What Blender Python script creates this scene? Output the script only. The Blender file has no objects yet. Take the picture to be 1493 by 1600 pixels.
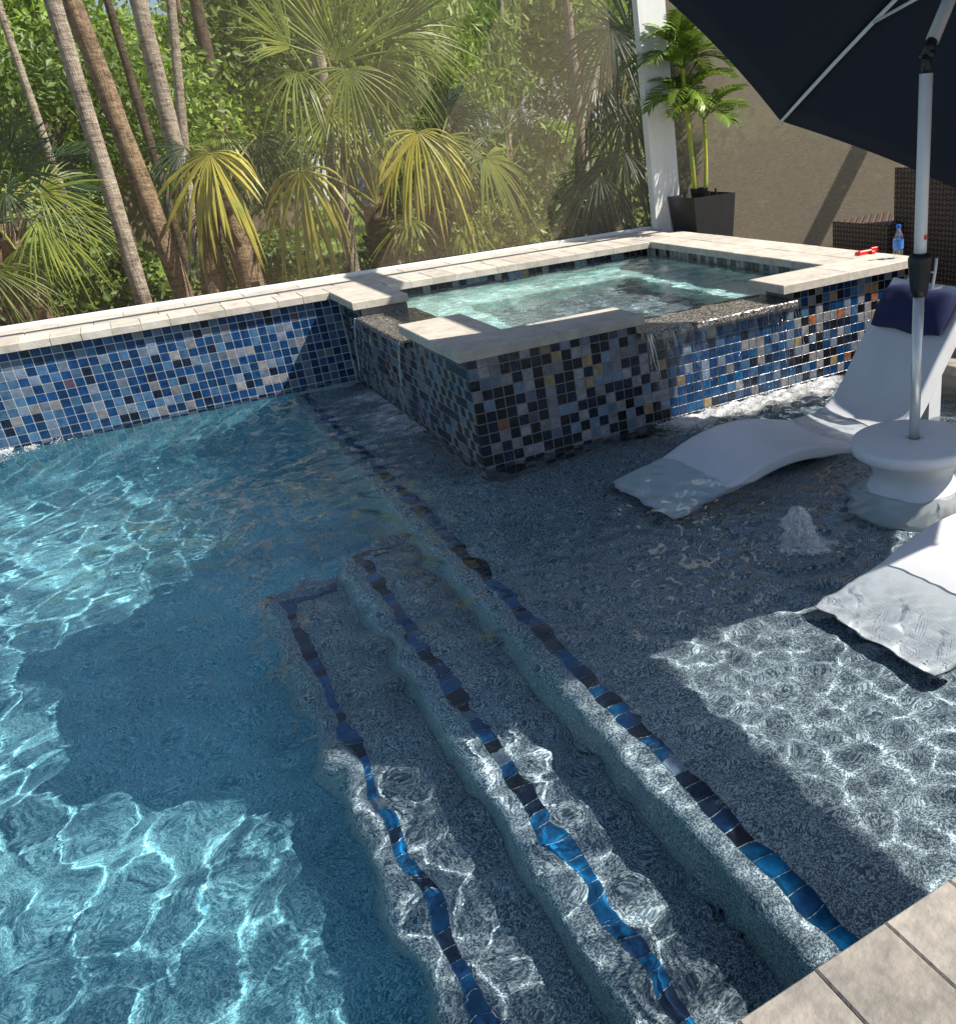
import bpy, math, random
import numpy as np
from mathutils import Vector, Matrix, noise as mnoise

# ---------------------------------------------------------------- scene, camera, light
sc = bpy.context.scene
COL = sc.collection
rnd = random.Random(7)
rng = np.random.default_rng(11)

CAM = np.array([-1.274, -3.961, 1.489])
RIGHT = np.array([0.8390, -0.5380, -0.0780])
DOWN = np.array([-0.2900, -0.3220, -0.9010])
FWD = np.array([0.4600, 0.7790, -0.4260])
FWD = FWD / np.linalg.norm(FWD)
RIGHT = RIGHT - FWD * (RIGHT @ FWD); RIGHT /= np.linalg.norm(RIGHT)
DOWN = np.cross(FWD, RIGHT)
FPX, CX, CY = 1401.88, 1065.85, 833.26        # focal length and optical centre of the cropped photo (1493 x 1600)

cd = bpy.data.cameras.new('camera')
cam = bpy.data.objects.new('camera', cd); COL.objects.link(cam); sc.camera = cam
cam.matrix_world = Matrix(((RIGHT[0], -DOWN[0], -FWD[0], CAM[0]), (RIGHT[1], -DOWN[1], -FWD[1], CAM[1]),
                           (RIGHT[2], -DOWN[2], -FWD[2], CAM[2]), (0, 0, 0, 1)))
cd.sensor_fit = 'VERTICAL'; cd.sensor_height = 24; cd.lens = FPX / 1600 * 24
cd.shift_x = -(CX - 746.5) / 1600; cd.shift_y = (CY - 800) / 1600
cd.clip_start = 0.05; cd.clip_end = 2000

SUN = Vector((0.77, -0.45, 1.0)).normalized()
world = bpy.data.worlds.new('World'); sc.world = world; world.use_nodes = True
wn = world.node_tree
sky = wn.nodes.new('ShaderNodeTexSky'); sky.sky_type = 'NISHITA'; sky.sun_disc = False
sky.sun_elevation = math.asin(SUN.z); sky.sun_rotation = math.atan2(SUN.x, SUN.y)
wn.links.new(sky.outputs[0], wn.nodes['Background'].inputs[0]); wn.nodes['Background'].inputs[1].default_value = 0.075
sl = bpy.data.lights.new('sun', 'SUN'); sl.energy = 5.0; sl.angle = math.radians(0.5); sl.color = (1.0, 0.94, 0.84)
so = bpy.data.objects.new('sun', sl); COL.objects.link(so)
so.rotation_euler = (-SUN).to_track_quat('-Z', 'Y').to_euler(); so.location = (8, -5, 12)
sl.cycles.is_caustics_light = True

sc.view_settings.view_transform = 'Standard'; sc.view_settings.look = 'None'
sc.view_settings.gamma = 1; sc.view_settings.use_curve_mapping = False
sc.view_settings.exposure = 0.6
cy = sc.cycles
cy.use_denoising = True; cy.max_bounces = 7; cy.diffuse_bounces = 2; cy.glossy_bounces = 3
cy.transmission_bounces = 5; cy.transparent_max_bounces = 12
cy.sample_clamp_indirect = 6; cy.use_adaptive_sampling = True; cy.adaptive_threshold = 0.02


def at(px, py, Y):
    """the point on the upright plane Y that shows at this place of the photograph"""
    d = RIGHT * ((px - CX) / FPX) + DOWN * ((py - CY) / FPX) + FWD
    return CAM + d * ((Y - CAM[1]) / d[1])


# ---------------------------------------------------------------- helpers
MATS = {}


def node(nt, t, **kw):
    n = nt.nodes.new(t)
    for k, v in kw.items(): setattr(n, k, v)
    return n


def mat(name, col, rough=0.6, var=0.0, scale=8.0, detail=4.0, bump=0.0, bscale=None, spec=0.5, metal=0.0, col2=None,
        coat=0.0, obrand=0.0, trans=0.0, stretch=None, bdist=0.01, alpha_c=None):
    """principled material whose colour wanders by noise (col..col2) and, per object, in brightness"""
    m = bpy.data.materials.new(name); m.use_nodes = True; nt = m.node_tree
    b = nt.nodes['Principled BSDF']
    b.inputs['Roughness'].default_value = rough; b.inputs['Metallic'].default_value = metal
    b.inputs['Specular IOR Level'].default_value = spec; b.inputs['Coat Weight'].default_value = coat
    b.inputs['Coat Roughness'].default_value = 0.08
    geo = node(nt, 'ShaderNodeNewGeometry'); vec = geo.outputs['Position']
    if stretch:
        mp = node(nt, 'ShaderNodeMapping'); mp.inputs['Scale'].default_value = stretch
        nt.links.new(vec, mp.inputs['Vector']); vec = mp.outputs['Vector']
    if col2 is None: col2 = tuple(c * (1 - var) for c in col); col = tuple(min(1, c * (1 + var)) for c in col)
    nz = node(nt, 'ShaderNodeTexNoise'); nz.inputs['Scale'].default_value = scale; nz.inputs['Detail'].default_value = detail
    nz.inputs['Roughness'].default_value = 0.65
    nt.links.new(vec, nz.inputs['Vector'])
    rp = node(nt, 'ShaderNodeMapRange'); rp.inputs['From Min'].default_value = 0.3; rp.inputs['From Max'].default_value = 0.7
    nt.links.new(nz.outputs['Fac'], rp.inputs['Value'])
    mx = node(nt, 'ShaderNodeMix', data_type='RGBA')
    mx.inputs[6].default_value = (*col2, 1); mx.inputs[7].default_value = (*col, 1)
    nt.links.new(rp.outputs[0], mx.inputs[0])
    out = mx.outputs[2]
    if obrand:
        oi = node(nt, 'ShaderNodeObjectInfo')
        mr = node(nt, 'ShaderNodeMapRange'); mr.inputs['To Min'].default_value = 1 - obrand; mr.inputs['To Max'].default_value = 1 + obrand
        nt.links.new(oi.outputs['Random'], mr.inputs['Value'])
        hs = node(nt, 'ShaderNodeHueSaturation'); nt.links.new(out, hs.inputs['Color']); nt.links.new(mr.outputs[0], hs.inputs['Value'])
        out = hs.outputs[0]
    nt.links.new(out, b.inputs['Base Color'])
    if bump:
        n2 = node(nt, 'ShaderNodeTexNoise'); n2.inputs['Scale'].default_value = bscale or scale * 4; n2.inputs['Detail'].default_value = 4
        nt.links.new(vec, n2.inputs['Vector'])
        bp = node(nt, 'ShaderNodeBump'); bp.inputs['Strength'].default_value = bump; bp.inputs['Distance'].default_value = bdist
        nt.links.new(n2.outputs['Fac'], bp.inputs['Height']); nt.links.new(bp.outputs[0], b.inputs['Normal'])
    if trans:
        tr = node(nt, 'ShaderNodeBsdfTranslucent'); nt.links.new(out, tr.inputs['Color'])
        ms = node(nt, 'ShaderNodeMixShader'); ms.inputs[0].default_value = trans
        nt.links.new(b.outputs[0], ms.inputs[1]); nt.links.new(tr.outputs[0], ms.inputs[2])
        nt.links.new(ms.outputs[0], nt.nodes['Material Output'].inputs['Surface'])
    MATS[name] = m
    return m


class MB:
    """collects faces for one mesh object"""

    def __init__(s): s.v = []; s.f = []; s.mi = []; s.cur = 0

    def add(s, vs, fs):
        o = len(s.v); s.v.extend([tuple(map(float, p)) for p in vs])
        for f in fs: s.f.append(tuple(i + o for i in f)); s.mi.append(s.cur)

    def box(s, x0, x1, y0, y1, z0, z1, bv=0.0):
        if bv <= 0:
            s.add([(x0, y0, z0), (x1, y0, z0), (x1, y1, z0), (x0, y1, z0), (x0, y0, z1), (x1, y0, z1), (x1, y1, z1), (x0, y1, z1)],
                  [(3, 2, 1, 0), (4, 5, 6, 7), (0, 1, 5, 4), (1, 2, 6, 5), (2, 3, 7, 6), (3, 0, 4, 7)])
        else:   # chamfered top edge
            b = bv
            s.add([(x0, y0, z0), (x1, y0, z0), (x1, y1, z0), (x0, y1, z0),
                   (x0, y0, z1 - b), (x1, y0, z1 - b), (x1, y1, z1 - b), (x0, y1, z1 - b),
                   (x0 + b, y0 + b, z1), (x1 - b, y0 + b, z1), (x1 - b, y1 - b, z1), (x0 + b, y1 - b, z1)],
                  [(3, 2, 1, 0), (0, 1, 5, 4), (1, 2, 6, 5), (2, 3, 7, 6), (3, 0, 4, 7),
                   (4, 5, 9, 8), (5, 6, 10, 9), (6, 7, 11, 10), (7, 4, 8, 11), (8, 9, 10, 11)])

    def tube(s, pts, rad, n=8, cap=True):
        pts = [Vector(p) for p in pts]; rings = []
        rad = rad if hasattr(rad, '__len__') else [rad] * len(pts)
        t = (pts[1] - pts[0]).normalized(); u = t.orthogonal().normalized()
        base = len(s.v)
        for i, p in enumerate(pts):
            t = (pts[min(i + 1, len(pts) - 1)] - pts[max(i - 1, 0)]).normalized()
            u = (u - t * u.dot(t)).normalized(); w = t.cross(u)
            rings.append([p + (u * math.cos(a) + w * math.sin(a)) * rad[i] for a in [2 * math.pi * k / n for k in range(n)]])
        vs = [q for r in rings for q in r]
        fs = [(i * n + k, i * n + (k + 1) % n, (i + 1) * n + (k + 1) % n, (i + 1) * n + k) for i in range(len(pts) - 1) for k in range(n)]
        if cap: fs += [tuple(range(n - 1, -1, -1)), tuple((len(pts) - 1) * n + k for k in range(n))]
        s.add(vs, fs)

    def lathe(s, prof, c, n=40, cap=True):
        vs = []; fs = []
        for r, z in prof:
            for k in range(n):
                a = 2 * math.pi * k / n; vs.append((c[0] + r * math.cos(a), c[1] + r * math.sin(a), c[2] + z))
        m = len(prof)
        for i in range(m - 1):
            for k in range(n): fs.append((i * n + k, i * n + (k + 1) % n, (i + 1) * n + (k + 1) % n, (i + 1) * n + k))
        if cap: fs += [tuple(range(n - 1, -1, -1)), tuple((m - 1) * n + k for k in range(n))]
        s.add(vs, fs)

    def build(s, name, ms, parent=None, smooth=False, **props):
        off = np.array(root_loc(parent)) if parent else np.zeros(3)
        me = bpy.data.meshes.new(name)
        vv = np.array(s.v, dtype=float).reshape(-1, 3) - off
        me.from_pydata(vv.tolist(), [], s.f)
        if not isinstance(ms, (list, tuple)): ms = [ms]
        for m in ms: me.materials.append(MATS[m] if isinstance(m, str) else m)
        if len(ms) > 1: me.polygons.foreach_set('material_index', s.mi)
        if smooth: me.shade_smooth()
        me.update()
        o = bpy.data.objects.new(name, me); COL.objects.link(o); o.parent = parent
        for k, v in props.items(): o[k] = v
        return o


def root_loc(o):
    while o.parent: o = o.parent
    return o.location


def thing(name, label, cat, loc, group=None):
    o = bpy.data.objects.new(name, None); COL.objects.link(o); o.location = loc; o.empty_display_size = 0.1
    o['label'] = label; o['category'] = cat
    if group: o['group'] = group
    return o


def tag(o, label, cat=None, group=None, kind=None):
    o['label'] = label
    if cat: o['category'] = cat
    if group: o['group'] = group
    if kind: o['kind'] = kind
    return o


def place(name, me, loc, parent):
    o = bpy.data.objects.new(name, me); COL.objects.link(o); o.parent = parent
    o.location = Vector(loc) - Vector(root_loc(parent)) if parent else loc
    return o


def receiver(o):
    o.cycles.is_caustics_receiver = True
    return o


# ---------------------------------------------------------------- materials
mat('travertine', (0.66, 0.595, 0.51), 0.75, col2=(0.40, 0.365, 0.315), scale=11, detail=10, bump=0.35, bscale=70, obrand=0.12, bdist=0.004)
mat('paver', (0.37, 0.335, 0.29), 0.8, col2=(0.165, 0.153, 0.138), scale=13, detail=9, bump=0.6, bscale=55, obrand=0.14, bdist=0.006)
mat('grout', (0.66, 0.63, 0.60), 0.9, var=0.15)
mat('dark_grout', (0.24, 0.23, 0.22), 0.9, var=0.15)  # on the spa: light grout coloured dark, as it looks in shade
mat('plaster_riser', (0.10, 0.30, 0.36), 0.8, var=0.2, scale=30)
mat('white_metal', (0.80, 0.80, 0.79), 0.35, var=0.03)
mat('pole_metal', (0.72, 0.72, 0.71), 0.32, var=0.05, metal=0.55)
mat('shaded_pole_metal', (0.36, 0.37, 0.39), 0.4, var=0.05, metal=0.5)  # pole metal darkened to carry the canopy's shade on the upper pole
mat('bronze_metal', (0.03, 0.032, 0.035), 0.35, var=0.2, metal=0.6)
mat('black_plastic', (0.012, 0.013, 0.015), 0.4, var=0.2)
mat('planter_black', (0.016, 0.015, 0.015), 0.42, var=0.25, scale=5)
mat('canopy_navy', (0.014, 0.019, 0.038), 0.9, var=0.25, scale=300, bump=0.1, bscale=900, trans=0.10)
mat('lounger_white', (0.74, 0.74, 0.76), 0.42, var=0.05, scale=6, detail=7, bump=0.12, bscale=260, bdist=0.002)
mat('pillow_navy', (0.012, 0.018, 0.08), 0.85, var=0.2, scale=30, bump=0.25, bscale=400, bdist=0.003)
mat('red_plastic', (0.75, 0.02, 0.02), 0.3, var=0.05)
mat('bottle_blue', (0.02, 0.12, 0.55), 0.35, var=0.1)
mat('bottle_label', (0.06, 0.22, 0.62), 0.4, var=0.3, scale=60)
mat('wicker', (0.10, 0.062, 0.042), 0.4, var=0.45, scale=70)
mat('wicker_dark', (0.022, 0.014, 0.010), 0.7, var=0.3)
mat('cushion_black', (0.02, 0.02, 0.022), 0.9, var=0.2)
mat('foam_white', (0.86, 0.87, 0.88), 0.5, var=0.04, trans=0.25)


def bark(name, light, mid, dark, ring):
    """palm bark: blotches, narrow ring scars round the stem and fine vertical cracks"""
    m = bpy.data.materials.new(name); m.use_nodes = True; nt = m.node_tree; b = nt.nodes['Principled BSDF']; b.inputs['Roughness'].default_value = .95
    b.inputs['Specular IOR Level'].default_value = .2
    geo = node(nt, 'ShaderNodeNewGeometry'); outs = []
    for sc_, st, det in ((7, (1, 1, .7), 8), (1, (9, 9, ring), 3), (1, (90, 90, 9), 4)):
        mp = node(nt, 'ShaderNodeMapping'); mp.inputs['Scale'].default_value = st; nt.links.new(geo.outputs['Position'], mp.inputs['Vector'])
        nz = node(nt, 'ShaderNodeTexNoise'); nz.inputs['Scale'].default_value = sc_; nz.inputs['Detail'].default_value = det; nz.inputs['Roughness'].default_value = .7
        nt.links.new(mp.outputs['Vector'], nz.inputs['Vector']); outs.append(nz.outputs['Fac'])
    a1 = node(nt, 'ShaderNodeMath', operation='ADD'); nt.links.new(outs[0], a1.inputs[0]); nt.links.new(outs[1], a1.inputs[1])
    a2 = node(nt, 'ShaderNodeMath', operation='ADD'); nt.links.new(a1.outputs[0], a2.inputs[0]); nt.links.new(outs[2], a2.inputs[1])
    a3 = node(nt, 'ShaderNodeMath', operation='DIVIDE'); nt.links.new(a2.outputs[0], a3.inputs[0]); a3.inputs[1].default_value = 3
    cr = node(nt, 'ShaderNodeValToRGB'); e = cr.color_ramp.elements; e[0].position = .40; e[0].color = (*dark, 1); e[1].position = .60; e[1].color = (*light, 1); k = e.new(.49); k.color = (*mid, 1)
    nt.links.new(a3.outputs[0], cr.inputs[0]); nt.links.new(cr.outputs[0], b.inputs['Base Color'])
    bp = node(nt, 'ShaderNodeBump'); bp.inputs['Strength'].default_value = 1; bp.inputs['Distance'].default_value = .05; nt.links.new(a3.outputs[0], bp.inputs['Height']); nt.links.new(bp.outputs[0], b.inputs['Normal'])
    MATS[name] = m


bark('trunk_grey', (.56, .48, .38), (.38, .31, .24), (.15, .115, .09), 34)
bark('trunk_brown', (.44, .32, .20), (.26, .18, .115), (.075, .05, .035), 26)
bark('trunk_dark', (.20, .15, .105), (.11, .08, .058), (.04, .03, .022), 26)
mat('boot', (0.30, 0.19, 0.11), 0.9, col2=(0.12, 0.07, 0.045), scale=14, bump=0.6, bscale=60)
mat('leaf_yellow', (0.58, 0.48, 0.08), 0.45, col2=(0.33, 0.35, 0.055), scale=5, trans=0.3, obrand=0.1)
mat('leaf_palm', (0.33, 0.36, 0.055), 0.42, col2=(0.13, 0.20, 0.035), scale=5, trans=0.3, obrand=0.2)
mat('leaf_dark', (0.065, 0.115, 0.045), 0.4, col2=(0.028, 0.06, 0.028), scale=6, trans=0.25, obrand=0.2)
mat('leaf_pale', (0.27, 0.33, 0.19), 0.5, col2=(0.14, 0.2, 0.1), scale=6, trans=0.3)
mat('petiole', (0.34, 0.30, 0.06), 0.5, col2=(0.16, 0.19, 0.04), scale=6)
mat('leaf_tree', (0.30, 0.42, 0.055), 0.5, col2=(0.08, 0.17, 0.025), scale=2.5, trans=0.35)
mat('leaf_bright', (0.42, 0.54, 0.07), 0.5, col2=(0.14, 0.27, 0.035), scale=3, trans=0.35)
mat('leaf_deep', (0.18, 0.26, 0.045), 0.5, col2=(0.05, 0.10, 0.02), scale=3, trans=0.3)
mat('leaf_dry', (0.30, 0.20, 0.07), 0.7, col2=(0.14, 0.10, 0.04), scale=3, trans=0.25)
mat('areca_leaf', (0.24, 0.32, 0.04), 0.35, col2=(0.06, 0.14, 0.02), scale=8, trans=0.25, obrand=0.2)
mat('areca_stem', (0.58, 0.50, 0.04), 0.4, col2=(0.14, 0.30, 0.03), scale=7, stretch=(1, 1, 1.0))
mat('stem_ring', (0.45, 0.40, 0.22), 0.6, var=0.2)
mat('shed_white', (0.72, 0.74, 0.76), 0.5, var=0.06)
mat('box_green', (0.22, 0.29, 0.2), 0.6, var=0.1)
mat('house_wall', (0.34, 0.28, 0.23), 0.9, var=0.12)
mat('roof_grey', (0.21, 0.21, 0.24), 0.9, var=0.2, scale=5)
mat('fence_wood', (0.19, 0.15, 0.11), 0.9, var=0.35, scale=6)
mat('window_glass', (0.03, 0.04, 0.05), 0.08, var=0.1)
mat('wire_black', (0.02, 0.02, 0.02), 0.6)
mat('blue_paint', (0.03, 0.10, 0.42), 0.5, var=0.2)

# glass mosaic: glossy, wavy faces, colour wandering inside each tile
TILE_COLS = {
    'tile_cobalt': ((0.008, 0.062, 0.18), (0.003, 0.022, 0.08)),
    'tile_blue': ((0.075, 0.165, 0.29), (0.025, 0.085, 0.18)),
    'tile_steel': ((0.20, 0.25, 0.32), (0.09, 0.14, 0.22)),
    'tile_grey': ((0.30, 0.30, 0.31), (0.16, 0.16, 0.18)),
    'tile_ink': ((0.010, 0.022, 0.055), (0.003, 0.006, 0.018)),
    'tile_black': ((0.013, 0.015, 0.022), (0.003, 0.004, 0.007)),
    'tile_silver': ((0.32, 0.315, 0.33), (0.14, 0.14, 0.165)),
    'tile_gold': ((0.40, 0.30, 0.16), (0.17, 0.12, 0.06)),
    'tile_copper': ((0.47, 0.17, 0.05), (0.16, 0.06, 0.06)),
    'tile_plum': ((0.16, 0.10, 0.17), (0.06, 0.05, 0.09)),
    'tile_aqua': ((0.004, 0.13, 0.32), (0.002, 0.04, 0.12)),
}
for k, (a, b) in TILE_COLS.items():
    mat(k, a, 0.2, col2=b, scale=26, detail=3, bump=0.4, bscale=38, spec=0.5, coat=0.12, obrand=0.3, bdist=0.004)

# pebble pool finish: small stones of differing greys and blues
def pebble(name, dark, mid, light, scale=95):
    m = bpy.data.materials.new(name); m.use_nodes = True; nt = m.node_tree; b = nt.nodes['Principled BSDF']
    b.inputs['Roughness'].default_value = 0.6
    geo = node(nt, 'ShaderNodeNewGeometry')
    vo = node(nt, 'ShaderNodeTexVoronoi'); vo.inputs['Scale'].default_value = scale; nt.links.new(geo.outputs['Position'], vo.inputs['Vector'])
    cr = node(nt, 'ShaderNodeValToRGB'); e = cr.color_ramp.elements
    e[0].position = 0.2; e[0].color = (*dark, 1); e[1].position = 0.8; e[1].color = (*light, 1)
    k = e.new(0.5); k.color = (*mid, 1)
    sp = node(nt, 'ShaderNodeSeparateColor'); nt.links.new(vo.outputs['Color'], sp.inputs[0]); nt.links.new(sp.outputs[0], cr.inputs[0])
    n2 = node(nt, 'ShaderNodeTexNoise'); n2.inputs['Scale'].default_value = 1.6; n2.inputs['Detail'].default_value = 5; nt.links.new(geo.outputs['Position'], n2.inputs['Vector'])
    mr = node(nt, 'ShaderNodeMapRange'); mr.inputs['From Min'].default_value = .3; mr.inputs['From Max'].default_value = .7
    mr.inputs['To Min'].default_value = 0.8; mr.inputs['To Max'].default_value = 1.2; nt.links.new(n2.outputs['Fac'], mr.inputs['Value'])
    hs = node(nt, 'ShaderNodeHueSaturation'); nt.links.new(cr.outputs[0], hs.inputs['Color']); nt.links.new(mr.outputs[0], hs.inputs['Value'])
    nt.links.new(hs.outputs[0], b.inputs['Base Color'])
    bp = node(nt, 'ShaderNodeBump'); bp.inputs['Strength'].default_value = 0.5; bp.inputs['Distance'].default_value = 0.004; bp.invert = True
    nt.links.new(vo.outputs['Distance'], bp.inputs['Height']); nt.links.new(bp.outputs[0], b.inputs['Normal'])
    MATS[name] = m


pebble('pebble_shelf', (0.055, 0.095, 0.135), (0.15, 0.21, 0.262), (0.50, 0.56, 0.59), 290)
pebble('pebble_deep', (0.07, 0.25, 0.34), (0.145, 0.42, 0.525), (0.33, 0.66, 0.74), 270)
pebble('pebble_spa', (0.32, 0.64, 0.64), (0.52, 0.84, 0.82), (0.76, 0.93, 0.89), 160)


def granite():
    m = bpy.data.materials.new('granite'); m.use_nodes = True; nt = m.node_tree; b = nt.nodes['Principled BSDF']
    b.inputs['Roughness'].default_value = 0.12
    geo = node(nt, 'ShaderNodeNewGeometry'); vo = node(nt, 'ShaderNodeTexVoronoi'); vo.inputs['Scale'].default_value = 130
    nt.links.new(geo.outputs['Position'], vo.inputs['Vector'])
    sp = node(nt, 'ShaderNodeSeparateColor'); nt.links.new(vo.outputs['Color'], sp.inputs[0])
    cr = node(nt, 'ShaderNodeValToRGB'); e = cr.color_ramp.elements
    e[0].position = 0.3; e[0].color = (0.035, 0.034, 0.032, 1); e[1].position = 0.9; e[1].color = (0.34, 0.31, 0.28, 1)
    nt.links.new(sp.outputs[1], cr.inputs[0]); nt.links.new(cr.outputs[0], b.inputs['Base Color'])
    n2 = node(nt, 'ShaderNodeTexNoise'); n2.inputs['Scale'].default_value = 45; n2.inputs['Detail'].default_value = 2
    nt.links.new(geo.outputs['Position'], n2.inputs['Vector'])
    bp = node(nt, 'ShaderNodeBump'); bp.inputs['Strength'].default_value = 0.6; bp.inputs['Distance'].default_value = 0.01
    nt.links.new(n2.outputs['Fac'], bp.inputs['Height']); nt.links.new(bp.outputs[0], b.inputs['Normal'])
    MATS['granite'] = m


granite()


def water(name, tint, bscale, bdist):
    m = bpy.data.materials.new(name); m.use_nodes = True; nt = m.node_tree; b = nt.nodes['Principled BSDF']
    b.inputs['Base Color'].default_value = (*tint, 1); b.inputs['Roughness'].default_value = 0.0
    b.inputs['IOR'].default_value = 1.333; b.inputs['Transmission Weight'].default_value = 1.0
    geo = node(nt, 'ShaderNodeNewGeometry')
    mp = node(nt, 'ShaderNodeMapping'); mp.inputs['Scale'].default_value = (1.0, 1.5, 1); mp.inputs['Rotation'].default_value = (0, 0, 0.5)
    nt.links.new(geo.outputs['Position'], mp.inputs['Vector'])
    n1 = node(nt, 'ShaderNodeTexNoise'); n1.inputs['Scale'].default_value = bscale; n1.inputs['Detail'].default_value = 1.5
    n1.inputs['Roughness'].default_value = 0.45; n1.inputs['Distortion'].default_value = 0.6
    nt.links.new(mp.outputs['Vector'], n1.inputs['Vector'])
    bp = node(nt, 'ShaderNodeBump'); bp.inputs['Strength'].default_value = 1.0; bp.inputs['Distance'].default_value = bdist
    nt.links.new(n1.outputs['Fac'], bp.inputs['Height']); nt.links.new(bp.outputs[0], b.inputs['Normal'])
    MATS[name] = m


water('pool_water_surface', (0.90, 0.98, 1.0), 11.0, 0.0018)
water('spa_water_surface', (0.88, 0.98, 0.99), 16.0, 0.0035)


def screen_mat(name, cover, col):
    """woven mesh: part open, part brown yarn that catches the sun"""
    m = bpy.data.materials.new(name); m.use_nodes = True; nt = m.node_tree
    nt.nodes.remove(nt.nodes['Principled BSDF'])
    geo = node(nt, 'ShaderNodeNewGeometry')
    mp = node(nt, 'ShaderNodeMapping'); mp.inputs['Scale'].default_value = (24, 24, 170); nt.links.new(geo.outputs['Position'], mp.inputs['Vector'])
    nz = node(nt, 'ShaderNodeTexNoise'); nz.inputs['Scale'].default_value = 1.0; nz.inputs['Detail'].default_value = 3; nt.links.new(mp.outputs['Vector'], nz.inputs['Vector'])
    n2 = node(nt, 'ShaderNodeTexNoise'); n2.inputs['Scale'].default_value = 1.1; n2.inputs['Detail'].default_value = 3; nt.links.new(geo.outputs['Position'], n2.inputs['Vector'])
    mr = node(nt, 'ShaderNodeMapRange'); mr.inputs['From Min'].default_value = .25; mr.inputs['From Max'].default_value = .75
    mr.inputs['To Min'].default_value = 0.93; mr.inputs['To Max'].default_value = 1.07; nt.links.new(nz.outputs['Fac'], mr.inputs['Value'])
    sx = node(nt, 'ShaderNodeSeparateXYZ'); nt.links.new(geo.outputs['Position'], sx.inputs[0])
    cv = node(nt, 'ShaderNodeMapRange'); cv.inputs['From Min'].default_value = -1.0; cv.inputs['From Max'].default_value = 2.8  # cover rises along X to paint in the thicker veil of a slanting view
    cv.inputs['To Min'].default_value = cover[0]; cv.inputs['To Max'].default_value = cover[1]; nt.links.new(sx.outputs['X'], cv.inputs['Value'])
    ml = node(nt, 'ShaderNodeMath', operation='MULTIPLY', use_clamp=True); nt.links.new(mr.outputs[0], ml.inputs[0]); nt.links.new(cv.outputs[0], ml.inputs[1])
    mx = node(nt, 'ShaderNodeMix', data_type='RGBA'); mx.inputs[6].default_value = (*[c * .62 for c in col], 1); mx.inputs[7].default_value = (*[c * 1.38 for c in col], 1)
    nt.links.new(nz.outputs['Fac'], mx.inputs[0])
    df = node(nt, 'ShaderNodeBsdfDiffuse'); tl = node(nt, 'ShaderNodeBsdfTranslucent'); ad = node(nt, 'ShaderNodeMixShader'); ad.inputs[0].default_value = 0.25
    nt.links.new(mx.outputs[2], df.inputs[0]); nt.links.new(mx.outputs[2], tl.inputs[0])
    nt.links.new(df.outputs[0], ad.inputs[1]); nt.links.new(tl.outputs[0], ad.inputs[2])
    tp = node(nt, 'ShaderNodeBsdfTransparent'); ms = node(nt, 'ShaderNodeMixShader')
    nt.links.new(ml.outputs[0], ms.inputs[0]); nt.links.new(tp.outputs[0], ms.inputs[1]); nt.links.new(ad.outputs[0], ms.inputs[2])
    nt.links.new(ms.outputs[0], nt.nodes['Material Output'].inputs['Surface'])
    MATS[name] = m


screen_mat('insect_screen', (0.05, 0.46), (0.33, 0.27, 0.20))
screen_mat('privacy_screen', (0.93, 0.93), (0.215, 0.183, 0.14))


def film(name, fac, col, rough):
    """thin running water: mostly clear, with glints"""
    m = bpy.data.materials.new(name); m.use_nodes = True; nt = m.node_tree
    nt.nodes.remove(nt.nodes['Principled BSDF'])
    geo = node(nt, 'ShaderNodeNewGeometry')
    mp = node(nt, 'ShaderNodeMapping'); mp.inputs['Scale'].default_value = (26, 26, 3); nt.links.new(geo.outputs['Position'], mp.inputs['Vector'])
    nz = node(nt, 'ShaderNodeTexNoise'); nz.inputs['Scale'].default_value = 1; nz.inputs['Detail'].default_value = 3; nt.links.new(mp.outputs['Vector'], nz.inputs['Vector'])
    bp = node(nt, 'ShaderNodeBump'); bp.inputs['Strength'].default_value = 1; bp.inputs['Distance'].default_value = 0.02; nt.links.new(nz.outputs['Fac'], bp.inputs['Height'])
    gl = node(nt, 'ShaderNodeBsdfGlossy'); gl.inputs['Color'].default_value = (*col, 1); gl.inputs['Roughness'].default_value = rough
    nt.links.new(bp.outputs[0], gl.inputs['Normal'])
    mr = node(nt, 'ShaderNodeMapRange'); mr.inputs['From Min'].default_value = .45; mr.inputs['From Max'].default_value = .75
    mr.inputs['To Min'].default_value = fac * 0.3; mr.inputs['To Max'].default_value = fac * 1.8; nt.links.new(nz.outputs['Fac'], mr.inputs['Value'])
    tp = node(nt, 'ShaderNodeBsdfTransparent'); ms = node(nt, 'ShaderNodeMixShader')
    nt.links.new(mr.outputs[0], ms.inputs[0]); nt.links.new(tp.outputs[0], ms.inputs[1]); nt.links.new(gl.outputs[0], ms.inputs[2])
    nt.links.new(ms.outputs[0], nt.nodes['Material Output'].inputs['Surface'])
    MATS[name] = m


film('falling_film', 0.10, (0.9, 0.95, 1.0), 0.12)
film('falling_strand', 0.75, (0.95, 0.97, 1.0), 0.25)
film('clear_plastic', 0.25, (0.95, 0.97, 1.0), 0.08)


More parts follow.
